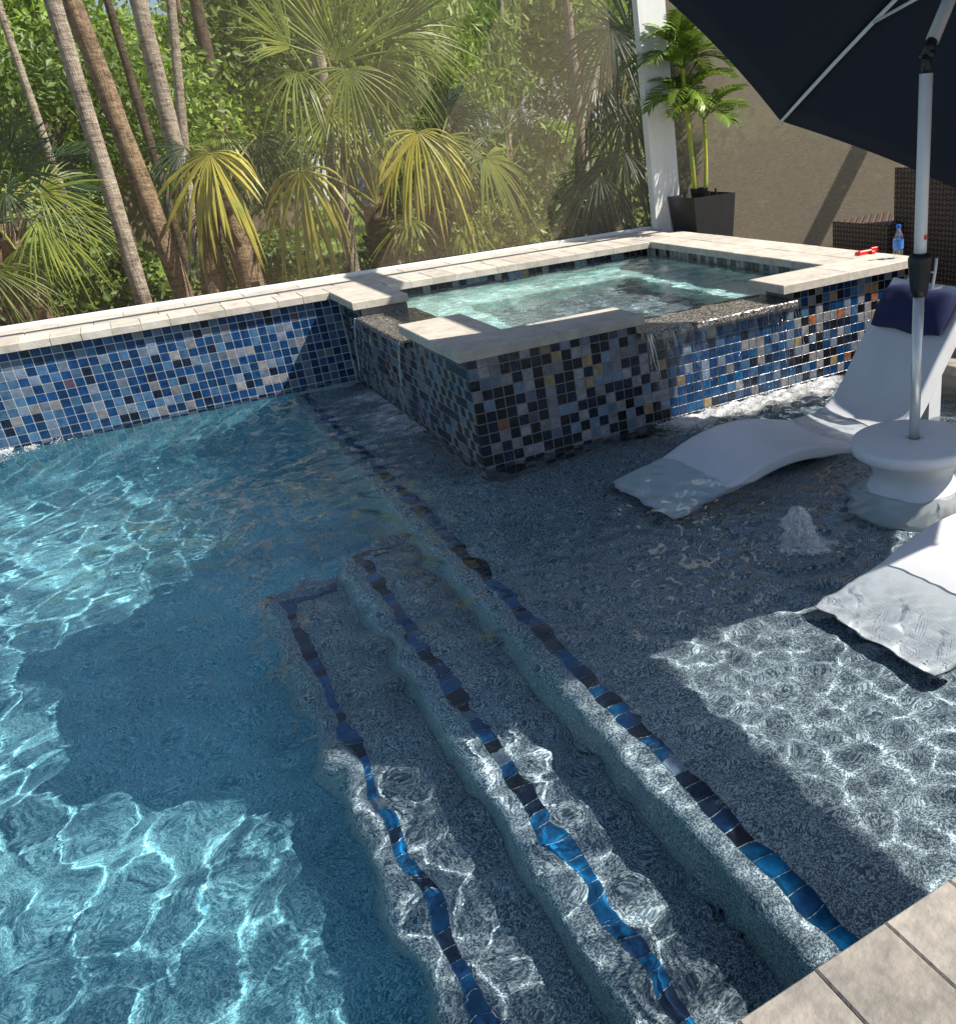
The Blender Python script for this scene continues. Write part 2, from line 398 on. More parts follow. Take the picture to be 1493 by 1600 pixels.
def froth(name, lo, hi, scale):
    """white water: a broken film of bubbles, open where the cover runs out"""
    m = bpy.data.materials.new(name); m.use_nodes = True; nt = m.node_tree; b = nt.nodes['Principled BSDF']
    b.inputs['Base Color'].default_value = (.86, .88, .90, 1); b.inputs['Roughness'].default_value = .3
    geo = node(nt, 'ShaderNodeNewGeometry'); at_ = node(nt, 'ShaderNodeAttribute'); at_.attribute_name = 'cover'
    nz = node(nt, 'ShaderNodeTexNoise'); nz.inputs['Scale'].default_value = scale; nz.inputs['Detail'].default_value = 6; nz.inputs['Roughness'].default_value = .75
    nt.links.new(geo.outputs['Position'], nz.inputs['Vector'])
    ad = node(nt, 'ShaderNodeMath', operation='ADD'); nt.links.new(nz.outputs['Fac'], ad.inputs[0]); nt.links.new(at_.outputs['Fac'], ad.inputs[1])
    mr = node(nt, 'ShaderNodeMapRange'); mr.inputs['From Min'].default_value = lo; mr.inputs['From Max'].default_value = hi; nt.links.new(ad.outputs[0], mr.inputs['Value'])
    bp = node(nt, 'ShaderNodeBump'); bp.inputs['Strength'].default_value = .9; bp.inputs['Distance'].default_value = .012
    nt.links.new(nz.outputs['Fac'], bp.inputs['Height']); nt.links.new(bp.outputs[0], b.inputs['Normal'])
    tp = node(nt, 'ShaderNodeBsdfTransparent'); ms = node(nt, 'ShaderNodeMixShader')
    nt.links.new(mr.outputs[0], ms.inputs[0]); nt.links.new(tp.outputs[0], ms.inputs[1]); nt.links.new(b.outputs[0], ms.inputs[2])
    nt.links.new(ms.outputs[0], nt.nodes['Material Output'].inputs['Surface'])
    MATS[name] = m


froth('froth', 0.98, 1.42, 70.0)


def ground_mat():
    m = bpy.data.materials.new('ground_soil'); m.use_nodes = True; nt = m.node_tree; b = nt.nodes['Principled BSDF']
    b.inputs['Roughness'].default_value = 0.95
    geo = node(nt, 'ShaderNodeNewGeometry')
    n1 = node(nt, 'ShaderNodeTexNoise'); n1.inputs['Scale'].default_value = 0.45; n1.inputs['Detail'].default_value = 6; nt.links.new(geo.outputs['Position'], n1.inputs['Vector'])
    n2 = node(nt, 'ShaderNodeTexNoise'); n2.inputs['Scale'].default_value = 12; n2.inputs['Detail'].default_value = 6; nt.links.new(geo.outputs['Position'], n2.inputs['Vector'])
    sx = node(nt, 'ShaderNodeSeparateXYZ'); nt.links.new(geo.outputs['Position'], sx.inputs[0])
    yr = node(nt, 'ShaderNodeMapRange'); yr.inputs['From Min'].default_value = 6.0; yr.inputs['From Max'].default_value = 9.0; nt.links.new(sx.outputs['Y'], yr.inputs['Value'])
    ad = node(nt, 'ShaderNodeMath', operation='ADD'); nt.links.new(yr.outputs[0], ad.inputs[0]); nt.links.new(n1.outputs['Fac'], ad.inputs[1])
    st = node(nt, 'ShaderNodeMapRange'); st.inputs['From Min'].default_value = 0.75; st.inputs['From Max'].default_value = 1.0; nt.links.new(ad.outputs[0], st.inputs['Value'])
    so_ = node(nt, 'ShaderNodeMix', data_type='RGBA'); so_.inputs[6].default_value = (0.07, 0.05, 0.035, 1); so_.inputs[7].default_value = (0.22, 0.165, 0.12, 1); nt.links.new(n2.outputs['Fac'], so_.inputs[0])
    gr = node(nt, 'ShaderNodeMix', data_type='RGBA'); gr.inputs[6].default_value = (0.10, 0.16, 0.03, 1); gr.inputs[7].default_value = (0.27, 0.33, 0.08, 1); nt.links.new(n2.outputs['Fac'], gr.inputs[0])
    mx = node(nt, 'ShaderNodeMix', data_type='RGBA'); nt.links.new(st.outputs[0], mx.inputs[0]); nt.links.new(so_.outputs[2], mx.inputs[6]); nt.links.new(gr.outputs[2], mx.inputs[7])
    nt.links.new(mx.outputs[2], b.inputs['Base Color'])
    bp = node(nt, 'ShaderNodeBump'); bp.inputs['Strength'].default_value = 0.8; bp.inputs['Distance'].default_value = 0.05; nt.links.new(n2.outputs['Fac'], bp.inputs['Height']); nt.links.new(bp.outputs[0], b.inputs['Normal'])
    MATS['ground_soil'] = m


ground_mat()

# ---------------------------------------------------------------- setting: ground, pool shell, deck
T = 0.053                      # tile pitch
ZT = 10.2 * T                  # top of the tiled walls above the water
ZC = 0.586                     # top of the coping
DK = 0.13                      # deck level
YW = 2.43                      # face of the raised wall
YN = -3.085                    # near pool wall
XS = -0.39                     # edge of the sun shelf
SH, S2, S3, FL = -0.20, -0.45, -0.68, -1.05

g = MB()
g.add([(-400, 3.06, 0.08), (400, 3.06, 0.08), (400, 800, 0.3), (-400, 800, 0.3)], [(0, 1, 2, 3)])
g.add([(-400, 3.06, -1.3), (400, 3.06, -1.3), (400, 3.06, 0.08), (-400, 3.06, 0.08)], [(3, 2, 1, 0)])
tag(g.build('ground', 'ground_soil'), 'brown mulch and patchy lawn behind the raised pool wall', kind='structure')

f = MB()
f.add([(-6, YN, FL), (XS, YN, FL), (XS, YW + .2, FL), (-6, YW + .2, FL)], [(0, 1, 2, 3)])
f.add([(-6, YW + .004, FL), (XS, YW + .004, FL), (XS, YW + .004, -.098), (-6, YW + .004, -.098)], [(0, 1, 2, 3)])
f.add([(-6, YN, FL), (-1.05, YN, FL), (-1.05, YN, 0.08), (-6, YN, 0.08)], [(3, 2, 1, 0)])
f.add([(-6, YN, FL), (-6, YW, FL), (-6, YW, 0.1), (-6, YN, 0.1)], [(0, 1, 2, 3)])
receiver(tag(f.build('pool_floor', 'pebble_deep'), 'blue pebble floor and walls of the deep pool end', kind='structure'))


def shelf_piece(name, label, x0, x1, y0, y1, top, bot, m='pebble_shelf'):
    s = MB(); R_ = .035          # rounded nose along the -X edge
    prof = [(x1, bot), (x1, top)] + [(x0 + R_ - R_ * math.sin(a), top - R_ + R_ * math.cos(a)) for a in [math.radians(q) for q in range(0, 91, 15)]] + [(x0, bot)]
    n = len(prof); s.add([(a, y0, b) for a, b in prof] + [(a, y1, b) for a, b in prof],
                         [(i, (i + 1) % n, n + (i + 1) % n, n + i) for i in range(n)] + [tuple(range(n - 1, -1, -1)), tuple(range(n, 2 * n))])
    o = s.build(name, m); tag(o, label, kind='structure'); return receiver(o)


NO = 0.065                     # nose of each step beyond its tile trim
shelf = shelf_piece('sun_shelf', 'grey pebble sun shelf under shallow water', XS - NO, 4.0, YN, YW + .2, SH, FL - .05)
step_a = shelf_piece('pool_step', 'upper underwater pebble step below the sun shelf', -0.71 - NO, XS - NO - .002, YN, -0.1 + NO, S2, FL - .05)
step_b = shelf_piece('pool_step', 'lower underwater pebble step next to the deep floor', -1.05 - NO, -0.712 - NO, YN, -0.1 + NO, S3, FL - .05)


# trim tiles along the shelf edge and the step edges, set 3 mm proud
def tile_mesh(name, m, w, h, t=0.008, b=0.003):
    """tile lying in the XY plane, face up (+Z)"""
    k = MB(); k.box(-w / 2, w / 2, -h / 2, h / 2, -t, 0.0, b)
    me = bpy.data.meshes.new(name); me.from_pydata(k.v, [], k.f); me.materials.append(MATS[m]); me.update()
    return me


TRIM = ['tile_aqua'] * 9 + ['tile_ink'] * 4 + ['tile_black'] * 2 + ['tile_cobalt'] * 2 + ['tile_steel']
TRIM_ME = [tile_mesh('trim_tile', m, 0.050, 0.059, 0.012) for m in TRIM]
TRIM_ME_X = [tile_mesh('trim_tile', m, 0.059, 0.050, 0.012) for m in TRIM]


def trim_run(parent, x, z, y0, y1):
    n = int((y1 - y0) / 0.062)
    for i in range(n):
        o = place('trim_tile', rnd.choice(TRIM_ME), (x + 0.033, y1 - 0.033 - i * 0.062, z + 0.004), parent); receiver(o)


def trim_run_x(parent, y, z, x0, x1):
    n = int((x1 - x0 - .06) / 0.062)
    for i in range(n):
        o = place('trim_tile', rnd.choice(TRIM_ME_X), (x0 + 0.09 + i * 0.062, y - 0.031, z + 0.004), parent); receiver(o)


trim_run(shelf, XS, SH, YN + .01, YW)
trim_run(step_a, -0.71, S2, YN + .01, -0.1); trim_run_x(step_a, -0.1, S2, -0.71, XS - .05)
trim_run(step_b, -1.05, S3, YN + .01, -0.1); trim_run_x(step_b, -0.1, S3, -1.05, -0.76)

# near deck and right-hand deck, with their own paving stones
dk = MB()
dk.box(-6, 9, -9, YN - .02, -1.3, DK - .045)
dk.box(2.46, 9, YN - .02, 3.05, -1.3, DK - .045)
deck = tag(dk.build('deck', 'dark_grout'), 'travertine paved pool deck beside the shallow shelf', kind='structure')
DST = MB(); DST.box(-0.0816, 0.0816, -0.165, 0.165, -0.05, 0, 0.004)
dme = bpy.data.meshes.new('paving_stone'); dme.from_pydata(DST.v, [], DST.f); dme.materials.append(MATS['paver']); dme.update()
DS2 = MB(); DS2.box(-0.1662, 0.1662, -0.1642, 0.1642, -0.05, 0, 0.004)
dme2 = bpy.data.meshes.new('paving_stone'); dme2.from_pydata(DS2.v, [], DS2.f); dme2.materials.append(MATS['paver']); dme2.update()
for i in range(-7, 26):
    place('paving_stone', dme, (-0.505 + i * 0.1645, -3.116 - 0.165, DK + rnd.uniform(-.0015, .0015)), deck)
for i in range(-2, 12):
    place('paving_stone', dme2, (-0.60 + i * 0.334, -3.116 - 0.33 - 0.168, DK + rnd.uniform(-.0015, .0015)), deck)
for j in range(8):
    for i in range(4):
        place('paving_stone', dme2, (2.42 + 0.165 + i * 0.334, -2.75 + j * 0.33, DK + rnd.uniform(-.0015, .0015)), deck)

# ---------------------------------------------------------------- raised wall with mosaic and coping
wall = thing('raised_wall', 'long raised pool wall clad in blue glass mosaic under pale stone coping', 'wall', (-0.6, 2.7, 0))
w = MB(); w.box(-6, 0.0195, YW + .008, 3.05, -.6, ZT); w.box(0.02, 2.83, YW - .06, 3.05, -.6, ZT)
receiver(w.build('wall_core', 'grout', wall))


def stone(parent, x0, x1, y0, y1, z1=ZC, t=0.046, m='travertine', name='coping_stone'):
    s = MB(); gp = 0.0007
    s.box(x0 + gp, x1 - gp, y0 + gp, y1 - gp, z1 - t, z1 + rnd.uniform(-.001, .001), 0.004)
    return s.build(name, m, parent)


YCF = YW - 0.036               # coping front edge
x = -3.2
while x < -0.06:
    x2 = min(x + 0.157, -0.05); x2 = -0.05 if -0.05 - x2 < .05 else x2
    stone(wall, x, x2, YCF + rnd.uniform(-.003, .003), 2.63); x = x2
x = -3.2; k = 0
for (ya, yb, off) in ((2.63, 2.81, 0.0), (2.81, 2.985, 0.17)):
    x = -3.2 + off
    while x < 2.77:
        stone(wall, x, min(2.782, x + 0.36), ya, yb); x += 0.36
x = 0.31
while x < 2.35:
    x2 = min(x + 0.157, 2.36); x2 = 2.36 if 2.36 - x2 < .05 else x2
    stone(wall, x, x2, YW - 0.13, 2.63); x = x2
stone(wall, 2.36, 2.60, 2.30, 2.63); stone(wall, 2.60, 2.84, 2.30, 2.63)
stone(wall, -0.05, 0.31, 2.394, 2.63)


def wall_tile_mesh(m):
    """tile standing in the XZ plane, face towards -Y"""
    w_ = T * 0.455; b = 0.0006; t = 0.0016
    v = [(-w_, 0, -w_), (w_, 0, -w_), (w_, 0, w_), (-w_, 0, w_),
         (-w_, -t + b, -w_), (w_, -t + b, -w_), (w_, -t + b, w_), (-w_, -t + b, w_),
         (-w_ + b, -t, -w_ + b), (w_ - b, -t, -w_ + b), (w_ - b, -t, w_ - b), (-w_ + b, -t, w_ - b)]
    fc = [(0, 1, 5, 4), (1, 2, 6, 5), (2, 3, 7, 6), (3, 0, 4, 7), (4, 5, 9, 8), (5, 6, 10, 9), (6, 7, 11, 10), (7, 4, 8, 11), (8, 9, 10, 11)]
    return v, fc


TV, TF = wall_tile_mesh(None)
NAMES = list(TILE_COLS)
TILE_ME = {}
for nme in NAMES:
    me = bpy.data.meshes.new('tile'); me.from_pydata(TV, [], TF); me.materials.append(MATS[nme]); me.update(); TILE_ME[nme] = me


DARK = {'tile_black', 'tile_ink', 'tile_cobalt', 'tile_plum'}


def pick_check(wts, c, r, hi=.78, lo=.30):
    """the mosaic tends to alternate dark and light tiles"""
    dark = rnd.random() < (hi if (c + r) % 2 == 0 else lo)
    w_ = [(a, b) for a, b in wts if (a in DARK) == dark]
    return pick(w_ or wts)


def pick(wts):
    return rnd.choices([a for a, _ in wts], [b for _, b in wts])[0]


WALL_MIX = [('tile_cobalt', 46), ('tile_blue', 24), ('tile_steel', 20), ('tile_grey', 6), ('tile_ink', 8), ('tile_plum', 1)]
SPA_MIX = [('tile_black', 34), ('tile_ink', 16), ('tile_silver', 20), ('tile_steel', 12), ('tile_gold', 5), ('tile_grey', 8), ('tile_copper', .6), ('tile_plum', 2)]
SPA_MIX_SUN = [('tile_aqua', 24), ('tile_cobalt', 14), ('tile_ink', 6), ('tile_blue', 22), ('tile_steel', 18), ('tile_silver', 10), ('tile_gold', 2), ('tile_copper', .5), ('tile_cobalt', 10), ('tile_grey', 5)]
SPA_MIX_FR = [('tile_black', 14), ('tile_ink', 10), ('tile_blue', 10), ('tile_cobalt', 12), ('tile_silver', 24), ('tile_gold', 9), ('tile_steel', 12), ('tile_copper', 2)]


class TileMass(MB):
    def tile(s, m, pos, face):
        s.cur = NAMES.index(m); x, y, z = pos
        if face == '-Y': vs = [(x + a, y + b, z + c) for a, b, c in TV]
        elif face == '-X': vs = [(x + b, y - a, z + c) for a, b, c in TV]
        elif face == '+Y': vs = [(x - a, y - b, z + c) for a, b, c in TV]
        else: vs = [(x - b, y + a, z + c) for a, b, c in TV]
        s.add(vs, TF)


mass = TileMass(); nsep = 0
for c in range(1, 62):
    for r in range(12):
        m = pick_check(WALL_MIX, c, r, .68, .40)
        p = (-c * T + T / 2, YW + .0075, ZT - (r + .5) * T)
        if c <= 38 and r < 10 and nsep < 300 and c >= 7:
            place('tile', TILE_ME[m], p, wall); nsep += 1
        else: mass.tile(m, p, '-Y')
receiver(mass.build('tile_field', [MATS[n] for n in NAMES], wall, kind='stuff'))

# ---------------------------------------------------------------- spa
spa = thing('spa', 'raised square spa clad in dark mosaic with stone coping and two spillways', 'spa', (1.4, 1.2, 0))
SXR, SIL, SIR, SIF, SIB = 2.80, 0.29, 2.38, 0.25, YW - 0.07
LIPZ = 0.492
LX0, LX1 = 0.90, 1.905         # front spillway
LY0, LY1 = 0.84, 1.84          # left spillway
w = MB()
w.box(0.006, SIL, 0.006, LY0, -.6, ZT); w.box(0.006, SIL, LY0, LY1, -.6, LIPZ - .035); w.box(0.006, SIL, LY1, YW, -.6, ZT)
w.box(SIL, LX0, 0.006, SIF, -.6, ZT); w.box(LX0, LX1, 0.006, SIF, -.6, LIPZ - .035); w.box(LX1, SXR, 0.006, SIF, -.6, ZT)
w.box(SIR, SXR, SIF, YW, -.6, ZT)
receiver(w.build('wall_core', 'dark_grout', spa))
w = MB()
w.add([(SIL, SIF, -.45), (SIR, SIF, -.45), (SIR, SIB, -.45), (SIL, SIB, -.45)], [(0, 1, 2, 3)])
for (x0, x1, y0, y1) in ((SIL, SIR, SIB - .42, SIB), (SIR - .42, SIR, SIF, SIB - .42), (SIL, SIL + .42, SIF, SIB - .42)):
    w.box(x0, x1, y0, y1, -.45, 0.08)
w.box(SIL + .0, SIL + .004, SIF, SIB, -.4, .3); w.box(SIR - .004, SIR, SIF, SIB, -.4, .3); w.box(SIL, SIR, SIB - .004, SIB, -.4, .3); w.box(SIL, SIR, SIF, SIF + .004, -.4, .3)
receiver(w.build('basin', 'pebble_spa', spa))
nsep = 0; mass = TileMass()
for c in range(53):
    for r in range(13):
        xx = (c + .5) * T; zz = ZT - (r + .5) * T
        if LX0 - .02 < xx < LX1 and zz > LIPZ - .05: continue
        mixx = SPA_MIX if c < 20 else (SPA_MIX_SUN if c < 36 else SPA_MIX_FR)  # sun and shade put into the tile colours, split at the umbrella's shadow edge
        m = pick_check(mixx, c, r); p = (xx, 0.0055, zz)
        if c < 30 and r < 10 and nsep < 300: place('tile', TILE_ME[m], p, spa); nsep += 1
        else: mass.tile(m, p, '-Y')
for c in range(46):
    for r in range(13):
        yy = (c + .5) * T; zz = ZT - (r + .5) * T
        if yy > YW - .0 or (LY0 - .02 < yy < LY1 + .02 and zz > LIPZ - .05): continue
        mass.tile(pick_check(SPA_MIX, c, r), (0.0055, yy, zz), '-X')
# waterline band inside the basin and the spillway cheeks
for c in range(39):
    for r in range(3):
        zz = ZT - (r + .5) * T
        mass.tile(pick(SPA_MIX), (SIL + (c + .5) * T, SIB - .003, zz), '-Y')
        if c < 38: mass.tile(pick(SPA_MIX), (SIR - .003, SIF + (c + .5) * T, zz), '-X')
for c in range(4):
    mass.tile(pick(SPA_MIX), (LX1 + .002, 0.03 + (c + .5) * T, ZT - T / 2), '-X')
    mass.tile(pick(SPA_MIX), (0.03 + (c + .5) * T, LY1 + .002, ZT - T / 2), '-Y')
receiver(mass.build('tile_field', [MATS[n] for n in NAMES], spa, kind='stuff'))
for q in ((-.048, .30, LY1 - .03, 2.394), (-.048, .30, .272, LY0 + .02), (-.048, .46, -.05, .27), (.46, .925, -.05, .27),
          (1.80, 2.27, -.05, .27), (2.27, 2.84, -.05, .27)):
    stone(spa, *q)
y = .27
while y < 2.29:
    y2 = min(y + .305, 2.30); y2 = 2.30 if 2.30 - y2 < .08 else y2
    stone(spa, 2.36, 2.60, y, y2); stone(spa, 2.60, 2.84, y, y2); y = y2
for (x0, x1, y0, y1) in ((LX0, LX1, -.04, .29), (-.04, .33, LY0, LY1)):
    s = MB(); s.box(x0, x1, y0, y1, LIPZ - .032, LIPZ, 0.006); s.build('spillway_lip', 'granite', spa)

# ---------------------------------------------------------------- water
def wave_field(X, Y):
    r = np.random.default_rng(5)
    Z = np.zeros_like(X)
    shallow = 1 / (1 + np.exp(-(X + .40) / .085))               # 1 over the shelf, 0 over the steps and deep water
    for i in range(44):          # long swells: focus the sun on the deep floor
        lam = math.exp(r.uniform(math.log(.090), math.log(.26))); th = r.uniform(0, 6.283); k = 6.283 / lam
        a = .0095 * lam * lam
        Z = Z + a * np.sin(k * (X * math.cos(th) + Y * math.sin(th)) + r.uniform(0, 6.283))
    Zs = np.zeros_like(X)
    for i in range(70):          # short chop in the shallows
        lam = math.exp(r.uniform(math.log(.038), math.log(.13))); th = r.uniform(0, 6.283); k = 6.283 / lam
        a = .0195 * lam * lam
        Zs = Zs + a * np.sin(k * (X * math.cos(th) + Y * math.sin(th)) + r.uniform(0, 6.283))
    Z = Z + Zs * shallow
    Zm = np.zeros_like(X); steps = 1 / (1 + np.exp(-(X + .78) / .07))
    for i in range(40):          # middling ripples over the steps
        lam = math.exp(r.uniform(math.log(.06), math.log(.16))); th = r.uniform(0, 6.283); k = 6.283 / lam
        Zm = Zm + .020 * lam * lam * np.sin(k * (X * math.cos(th) + Y * math.sin(th)) + r.uniform(0, 6.283))
    Z = Z + Zm * steps
    # rings round the bubbler and rough water below the spillways
    rb = np.hypot(X - .60, Y + 1.63)
    Z = Z + .006 * np.sin(rb * 46) * np.exp(-((rb - .16) / .14) ** 2)
    fr = np.exp(-((Y + .10) / .16) ** 2) * (1 / (1 + np.exp(-(X - 1.0) / .08))) * (1 / (1 + np.exp((X - 2.2) / .1)))
    fl = np.exp(-((X + .10) / .14) ** 2) * (1 / (1 + np.exp(-(Y - .8) / .08))) * (1 / (1 + np.exp((Y - 1.95) / .1)))
    Z = Z + (fr + fl) * (Zs * 2.2 + .004 * np.sin(X * 71 + Y * 33) + .004 * np.sin(Y * 83 - X * 41))
    return Z


def sheet(name, x0, x1, y0, y1, step, z, fn, m, hole=None, fine=0):
    if fine:                     # closer vertices over the shallows, where the chop is short
        xs = np.r_[np.arange(x0, -1.1, step), np.arange(-1.1, x1 + fine * .5, fine)]
        ys = np.r_[np.arange(y0, .08, fine), np.arange(.08, y1 + step * .5, step)]
    else:
        xs = np.arange(x0, x1 + step * .5, step); ys = np.arange(y0, y1 + step * .5, step)
    xs[-1] = x1; ys[-1] = y1
    X, Y = np.meshgrid(xs, ys); Z = z + fn(X, Y); nx, ny = len(xs), len(ys)
    i = np.arange(nx * ny).reshape(ny, nx)
    fa = np.c_[i[:-1, :-1].ravel(), i[:-1, 1:].ravel(), i[1:, 1:].ravel(), i[1:, :-1].ravel()]
    if hole:
        cx = ((X[:-1, :-1] + X[1:, 1:]) / 2).ravel(); cyy = ((Y[:-1, :-1] + Y[1:, 1:]) / 2).ravel()
        fa = fa[~hole(cx, cyy)]
    me = bpy.data.meshes.new(name)
    me.vertices.add(nx * ny); me.vertices.foreach_set('co', np.c_[X.ravel(), Y.ravel(), Z.ravel()].astype(np.float32).ravel())
    me.loops.add(len(fa) * 4); me.loops.foreach_set('vertex_index', fa.astype(np.int32).ravel())
    me.polygons.add(len(fa)); me.polygons.foreach_set('loop_start', np.arange(0, len(fa) * 4, 4, dtype=np.int32))
    me.update(calc_edges=True); me.shade_smooth(); me.materials.append(MATS[m])
    o = bpy.data.objects.new(name, me); COL.objects.link(o)
    o.cycles.is_caustics_caster = True
    return o


pw = sheet('pool_water', -4.2, 2.47, YN - .02, YW + .006, 0.0135, 0.0, wave_field, 'pool_water_surface',
           hole=lambda a, b: (a > 0.02) & (b > 0.02), fine=0.0085)
tag(pw, 'rippling blue water of the swimming pool', kind='structure')


def spa_waves(X, Y):
    r = np.random.default_rng(9); Z = np.zeros_like(X)
    for i in range(50):
        lam = math.exp(r.uniform(math.log(.07), math.log(.5))); th = r.normal(1.2, .7); k = 6.283 / lam
        Z = Z + .0030 * lam / .5 * .34 * np.sin(k * (X * math.cos(th) + Y * math.sin(th)) + r.uniform(0, 6.283))
    return Z


sw = sheet('spa_water', SIL, SIR, SIF, SIB, 0.016, LIPZ + .002, spa_waves, 'spa_water_surface')
tag(sw, 'churning turquoise water filling the raised spa', kind='structure')

# ---------------------------------------------------------------- falling water, foam, bubbler
ICO = None


def ico():
    t = (1 + 5 ** .5) / 2
    v = np.array([(-1, t, 0), (1, t, 0), (-1, -t, 0), (1, -t, 0), (0, -1, t), (0, 1, t), (0, -1, -t), (0, 1, -t), (t, 0, -1), (t, 0, 1), (-t, 0, -1), (-t, 0, 1)], float)
    v /= np.linalg.norm(v[0])
    fc = [(0, 11, 5), (0, 5, 1), (0, 1, 7), (0, 7, 10), (0, 10, 11), (1, 5, 9), (5, 11, 4), (11, 10, 2), (10, 7, 6), (7, 1, 8), (3, 9, 4), (3, 4, 2), (3, 2, 6), (3, 6, 8), (3, 8, 9), (4, 9, 5), (2, 4, 11), (6, 2, 10), (8, 6, 7), (9, 8, 1)]
    return v, fc


IV, IF = ico()


def blob(mb, p, r, flat=1.0):
    mb.add(IV * np.array([r, r, r * flat]) + np.array(p), IF)


def waterfall(name, label, front):
    t = thing(name, label, 'waterfall', (1.4, -.05, 0) if front else (-.05, 1.35, 0))
    a0, a1 = (LX0 + .02, LX1 - .03) if front else (LY0 + .02, LY1 - .02)
    n, mrows = 60, 16
    s = MB(); vs = []
    for j in range(mrows):
        tt = j / (mrows - 1); z = LIPZ + .006 - (LIPZ + .004) * tt ** 1.5
        for i in range(n):
            a = a0 + (a1 - a0) * i / (n - 1)
            out = .046 + .05 * tt + .008 * mnoise.noise((a * 14, tt * 2.5, 3.0 if front else 9.0))
            vs.append((a, -out, z) if front else (-out, a, z))
    s.add(vs, [(j * n + i, j * n + i + 1, (j + 1) * n + i + 1, (j + 1) * n + i) for j in range(mrows - 1) for i in range(n - 1)])
    s.build('sheet', 'falling_film', t, smooth=True)
    r = random.Random(3 if front else 4)
    st = MB()
    ends = [a0 + .004, a1 - .004, a0 + .02, a1 - .025]
    for k in range(12):
        a = ends[k] if k < 4 else r.uniform(a0, a1)
        ln = r.uniform(.5, 1.0) if k < 4 else r.uniform(.08, .45); t0 = 0 if k < 4 else r.uniform(0, .6)
        pts = []; rad = []
        for j in range(8):
            tt = min(1, t0 + ln * j / 7); z = LIPZ + .004 - (LIPZ + .004) * tt ** 1.5; o = .052 + .05 * tt
            aa = a + (.05 * tt if (k % 2 == 0) else -.05 * tt) * (1 if k < 4 else .3) * (1 if a < (a0 + a1) / 2 else -1 if k < 4 else 1)
            pts.append((aa + r.uniform(-.004, .004), -o, z) if front else (-o, aa + r.uniform(-.004, .004), z)); rad.append((.003 if k < 4 else .0014) * (1 - .6 * abs(j / 7 - .4)))
        st.tube(pts, rad, 5)
    for k in range(30):
        a = r.uniform(a0, a1); tt = r.random() ** .6; z = LIPZ * (1 - tt ** 1.5) + .004; o = .05 + .05 * tt + r.uniform(-.005, .025)
        blob(st, (a, -o, z) if front else (-o, a, z), r.uniform(.0015, .004))
    st.build('strands', 'falling_strand', t, smooth=True, kind='stuff')
    return t


waterfall('waterfall', 'clear sheet of water spilling down the sunlit spa front', True)
waterfall('waterfall', 'clear sheet of water spilling down the shaded spa side by the wall', False)


def foam_patch(name, label, pts_fn, n, seed, r0=.002, r1=.008):
    r = random.Random(seed); mb = MB()
    for i in range(n):
        p, sc_ = pts_fn(r)
        if p is None: continue
        blob(mb, p, r.uniform(r0, r1) * sc_, .55)
    o = mb.build(name, 'foam_white', smooth=True); tag(o, label, 'foam', kind='stuff'); return o


def froth_sheet(name, label, x0, x1, y0, y1, cover, lift=.004, step=.012):
    xs = np.arange(x0, x1, step); ys = np.arange(y0, y1, step); X, Y = np.meshgrid(xs, ys); nx, ny = len(xs), len(ys)
    C = cover(X, Y); Z = wave_field(X, Y) + lift + .012 * np.clip(C - .5, 0, 1) * np.random.default_rng(3).random(X.shape)
    i = np.arange(nx * ny).reshape(ny, nx); fa = np.c_[i[:-1, :-1].ravel(), i[:-1, 1:].ravel(), i[1:, 1:].ravel(), i[1:, :-1].ravel()]
    cf = C.ravel()[fa].max(axis=1); fa = fa[cf > .32]
    me = bpy.data.meshes.new(name); me.from_pydata(np.c_[X.ravel(), Y.ravel(), Z.ravel()].tolist(), [], fa.tolist())
    at_ = me.attributes.new('cover', 'FLOAT', 'POINT'); at_.data.foreach_set('value', C.ravel().astype(np.float32))
    me.shade_smooth(); me.materials.append(MATS['froth']); o = bpy.data.objects.new(name, me); COL.objects.link(o)
    return tag(o, label, 'foam', kind='stuff')


def nf(X, Y, fx, fy, k):
    return np.array([mnoise.noise((a * fx, b * fy, k)) for a, b in zip(X.ravel(), Y.ravel())]).reshape(X.shape)


def sg(v): return 1 / (1 + np.exp(-v))


froth_sheet('foam', 'sunlit white froth spreading below the front spillway', .85, 2.35, -.42, -.012,
            lambda X, Y: (.92 - np.abs(Y + .03) * 1.9 + .30 * nf(X, Y, 6, 9, 1.) + .2 * nf(X, Y, 18, 20, 2.)) * sg((X - .95) / .04) * sg((2.25 - X) / .06))
froth_sheet('foam', 'streaky froth in the shade below the side spillway', -.40, -.012, .55, 2.15,
            lambda X, Y: (.74 - np.abs(X + .03) * 1.1 + .42 * nf(X, Y, 4, 17, 3.) + .2 * nf(X, Y, 12, 40, 4.)) * sg((Y - .75) / .05) * sg((2.0 - Y) / .05))
froth_sheet('foam', 'broken froth ring round the bubbling jet', .30, .95, -1.95, -1.30,
            lambda X, Y: .98 - np.hypot((X - .61) * .95, Y + 1.63) * 4.6 + .36 * nf(X, Y, 11, 11, 6.) + .25 * nf(X, Y, 30, 30, 7.))


def wz(x, y):
    return float(wave_field(np.array([[x]]), np.array([[y]]))[0, 0])


def ff(r):
    x = r.uniform(.92, 2.15); d = abs(r.gauss(0, .11)); y = -.03 - d
    if mnoise.noise((x * 9, y * 9, 1.0)) < -.2 + d * 1.0: return None, 1
    return (x, y, r.uniform(0, .022) * max(0, 1 - d * 5) + .003), 1.4 - min(1, d * 3)


def fl_(r):
    y = r.uniform(.72, 1.98); d = abs(r.gauss(0, .10)); x = -.04 - d
    v = mnoise.noise((x * 5 + 4, y * 16, 2.0)) + .4 * mnoise.noise((x * 14, y * 40, 7.0))
    if v < -.05 + d * .9: return None, 1
    return (x, y, r.uniform(0, .012) * max(0, 1 - d * 5) + .003), 1.0


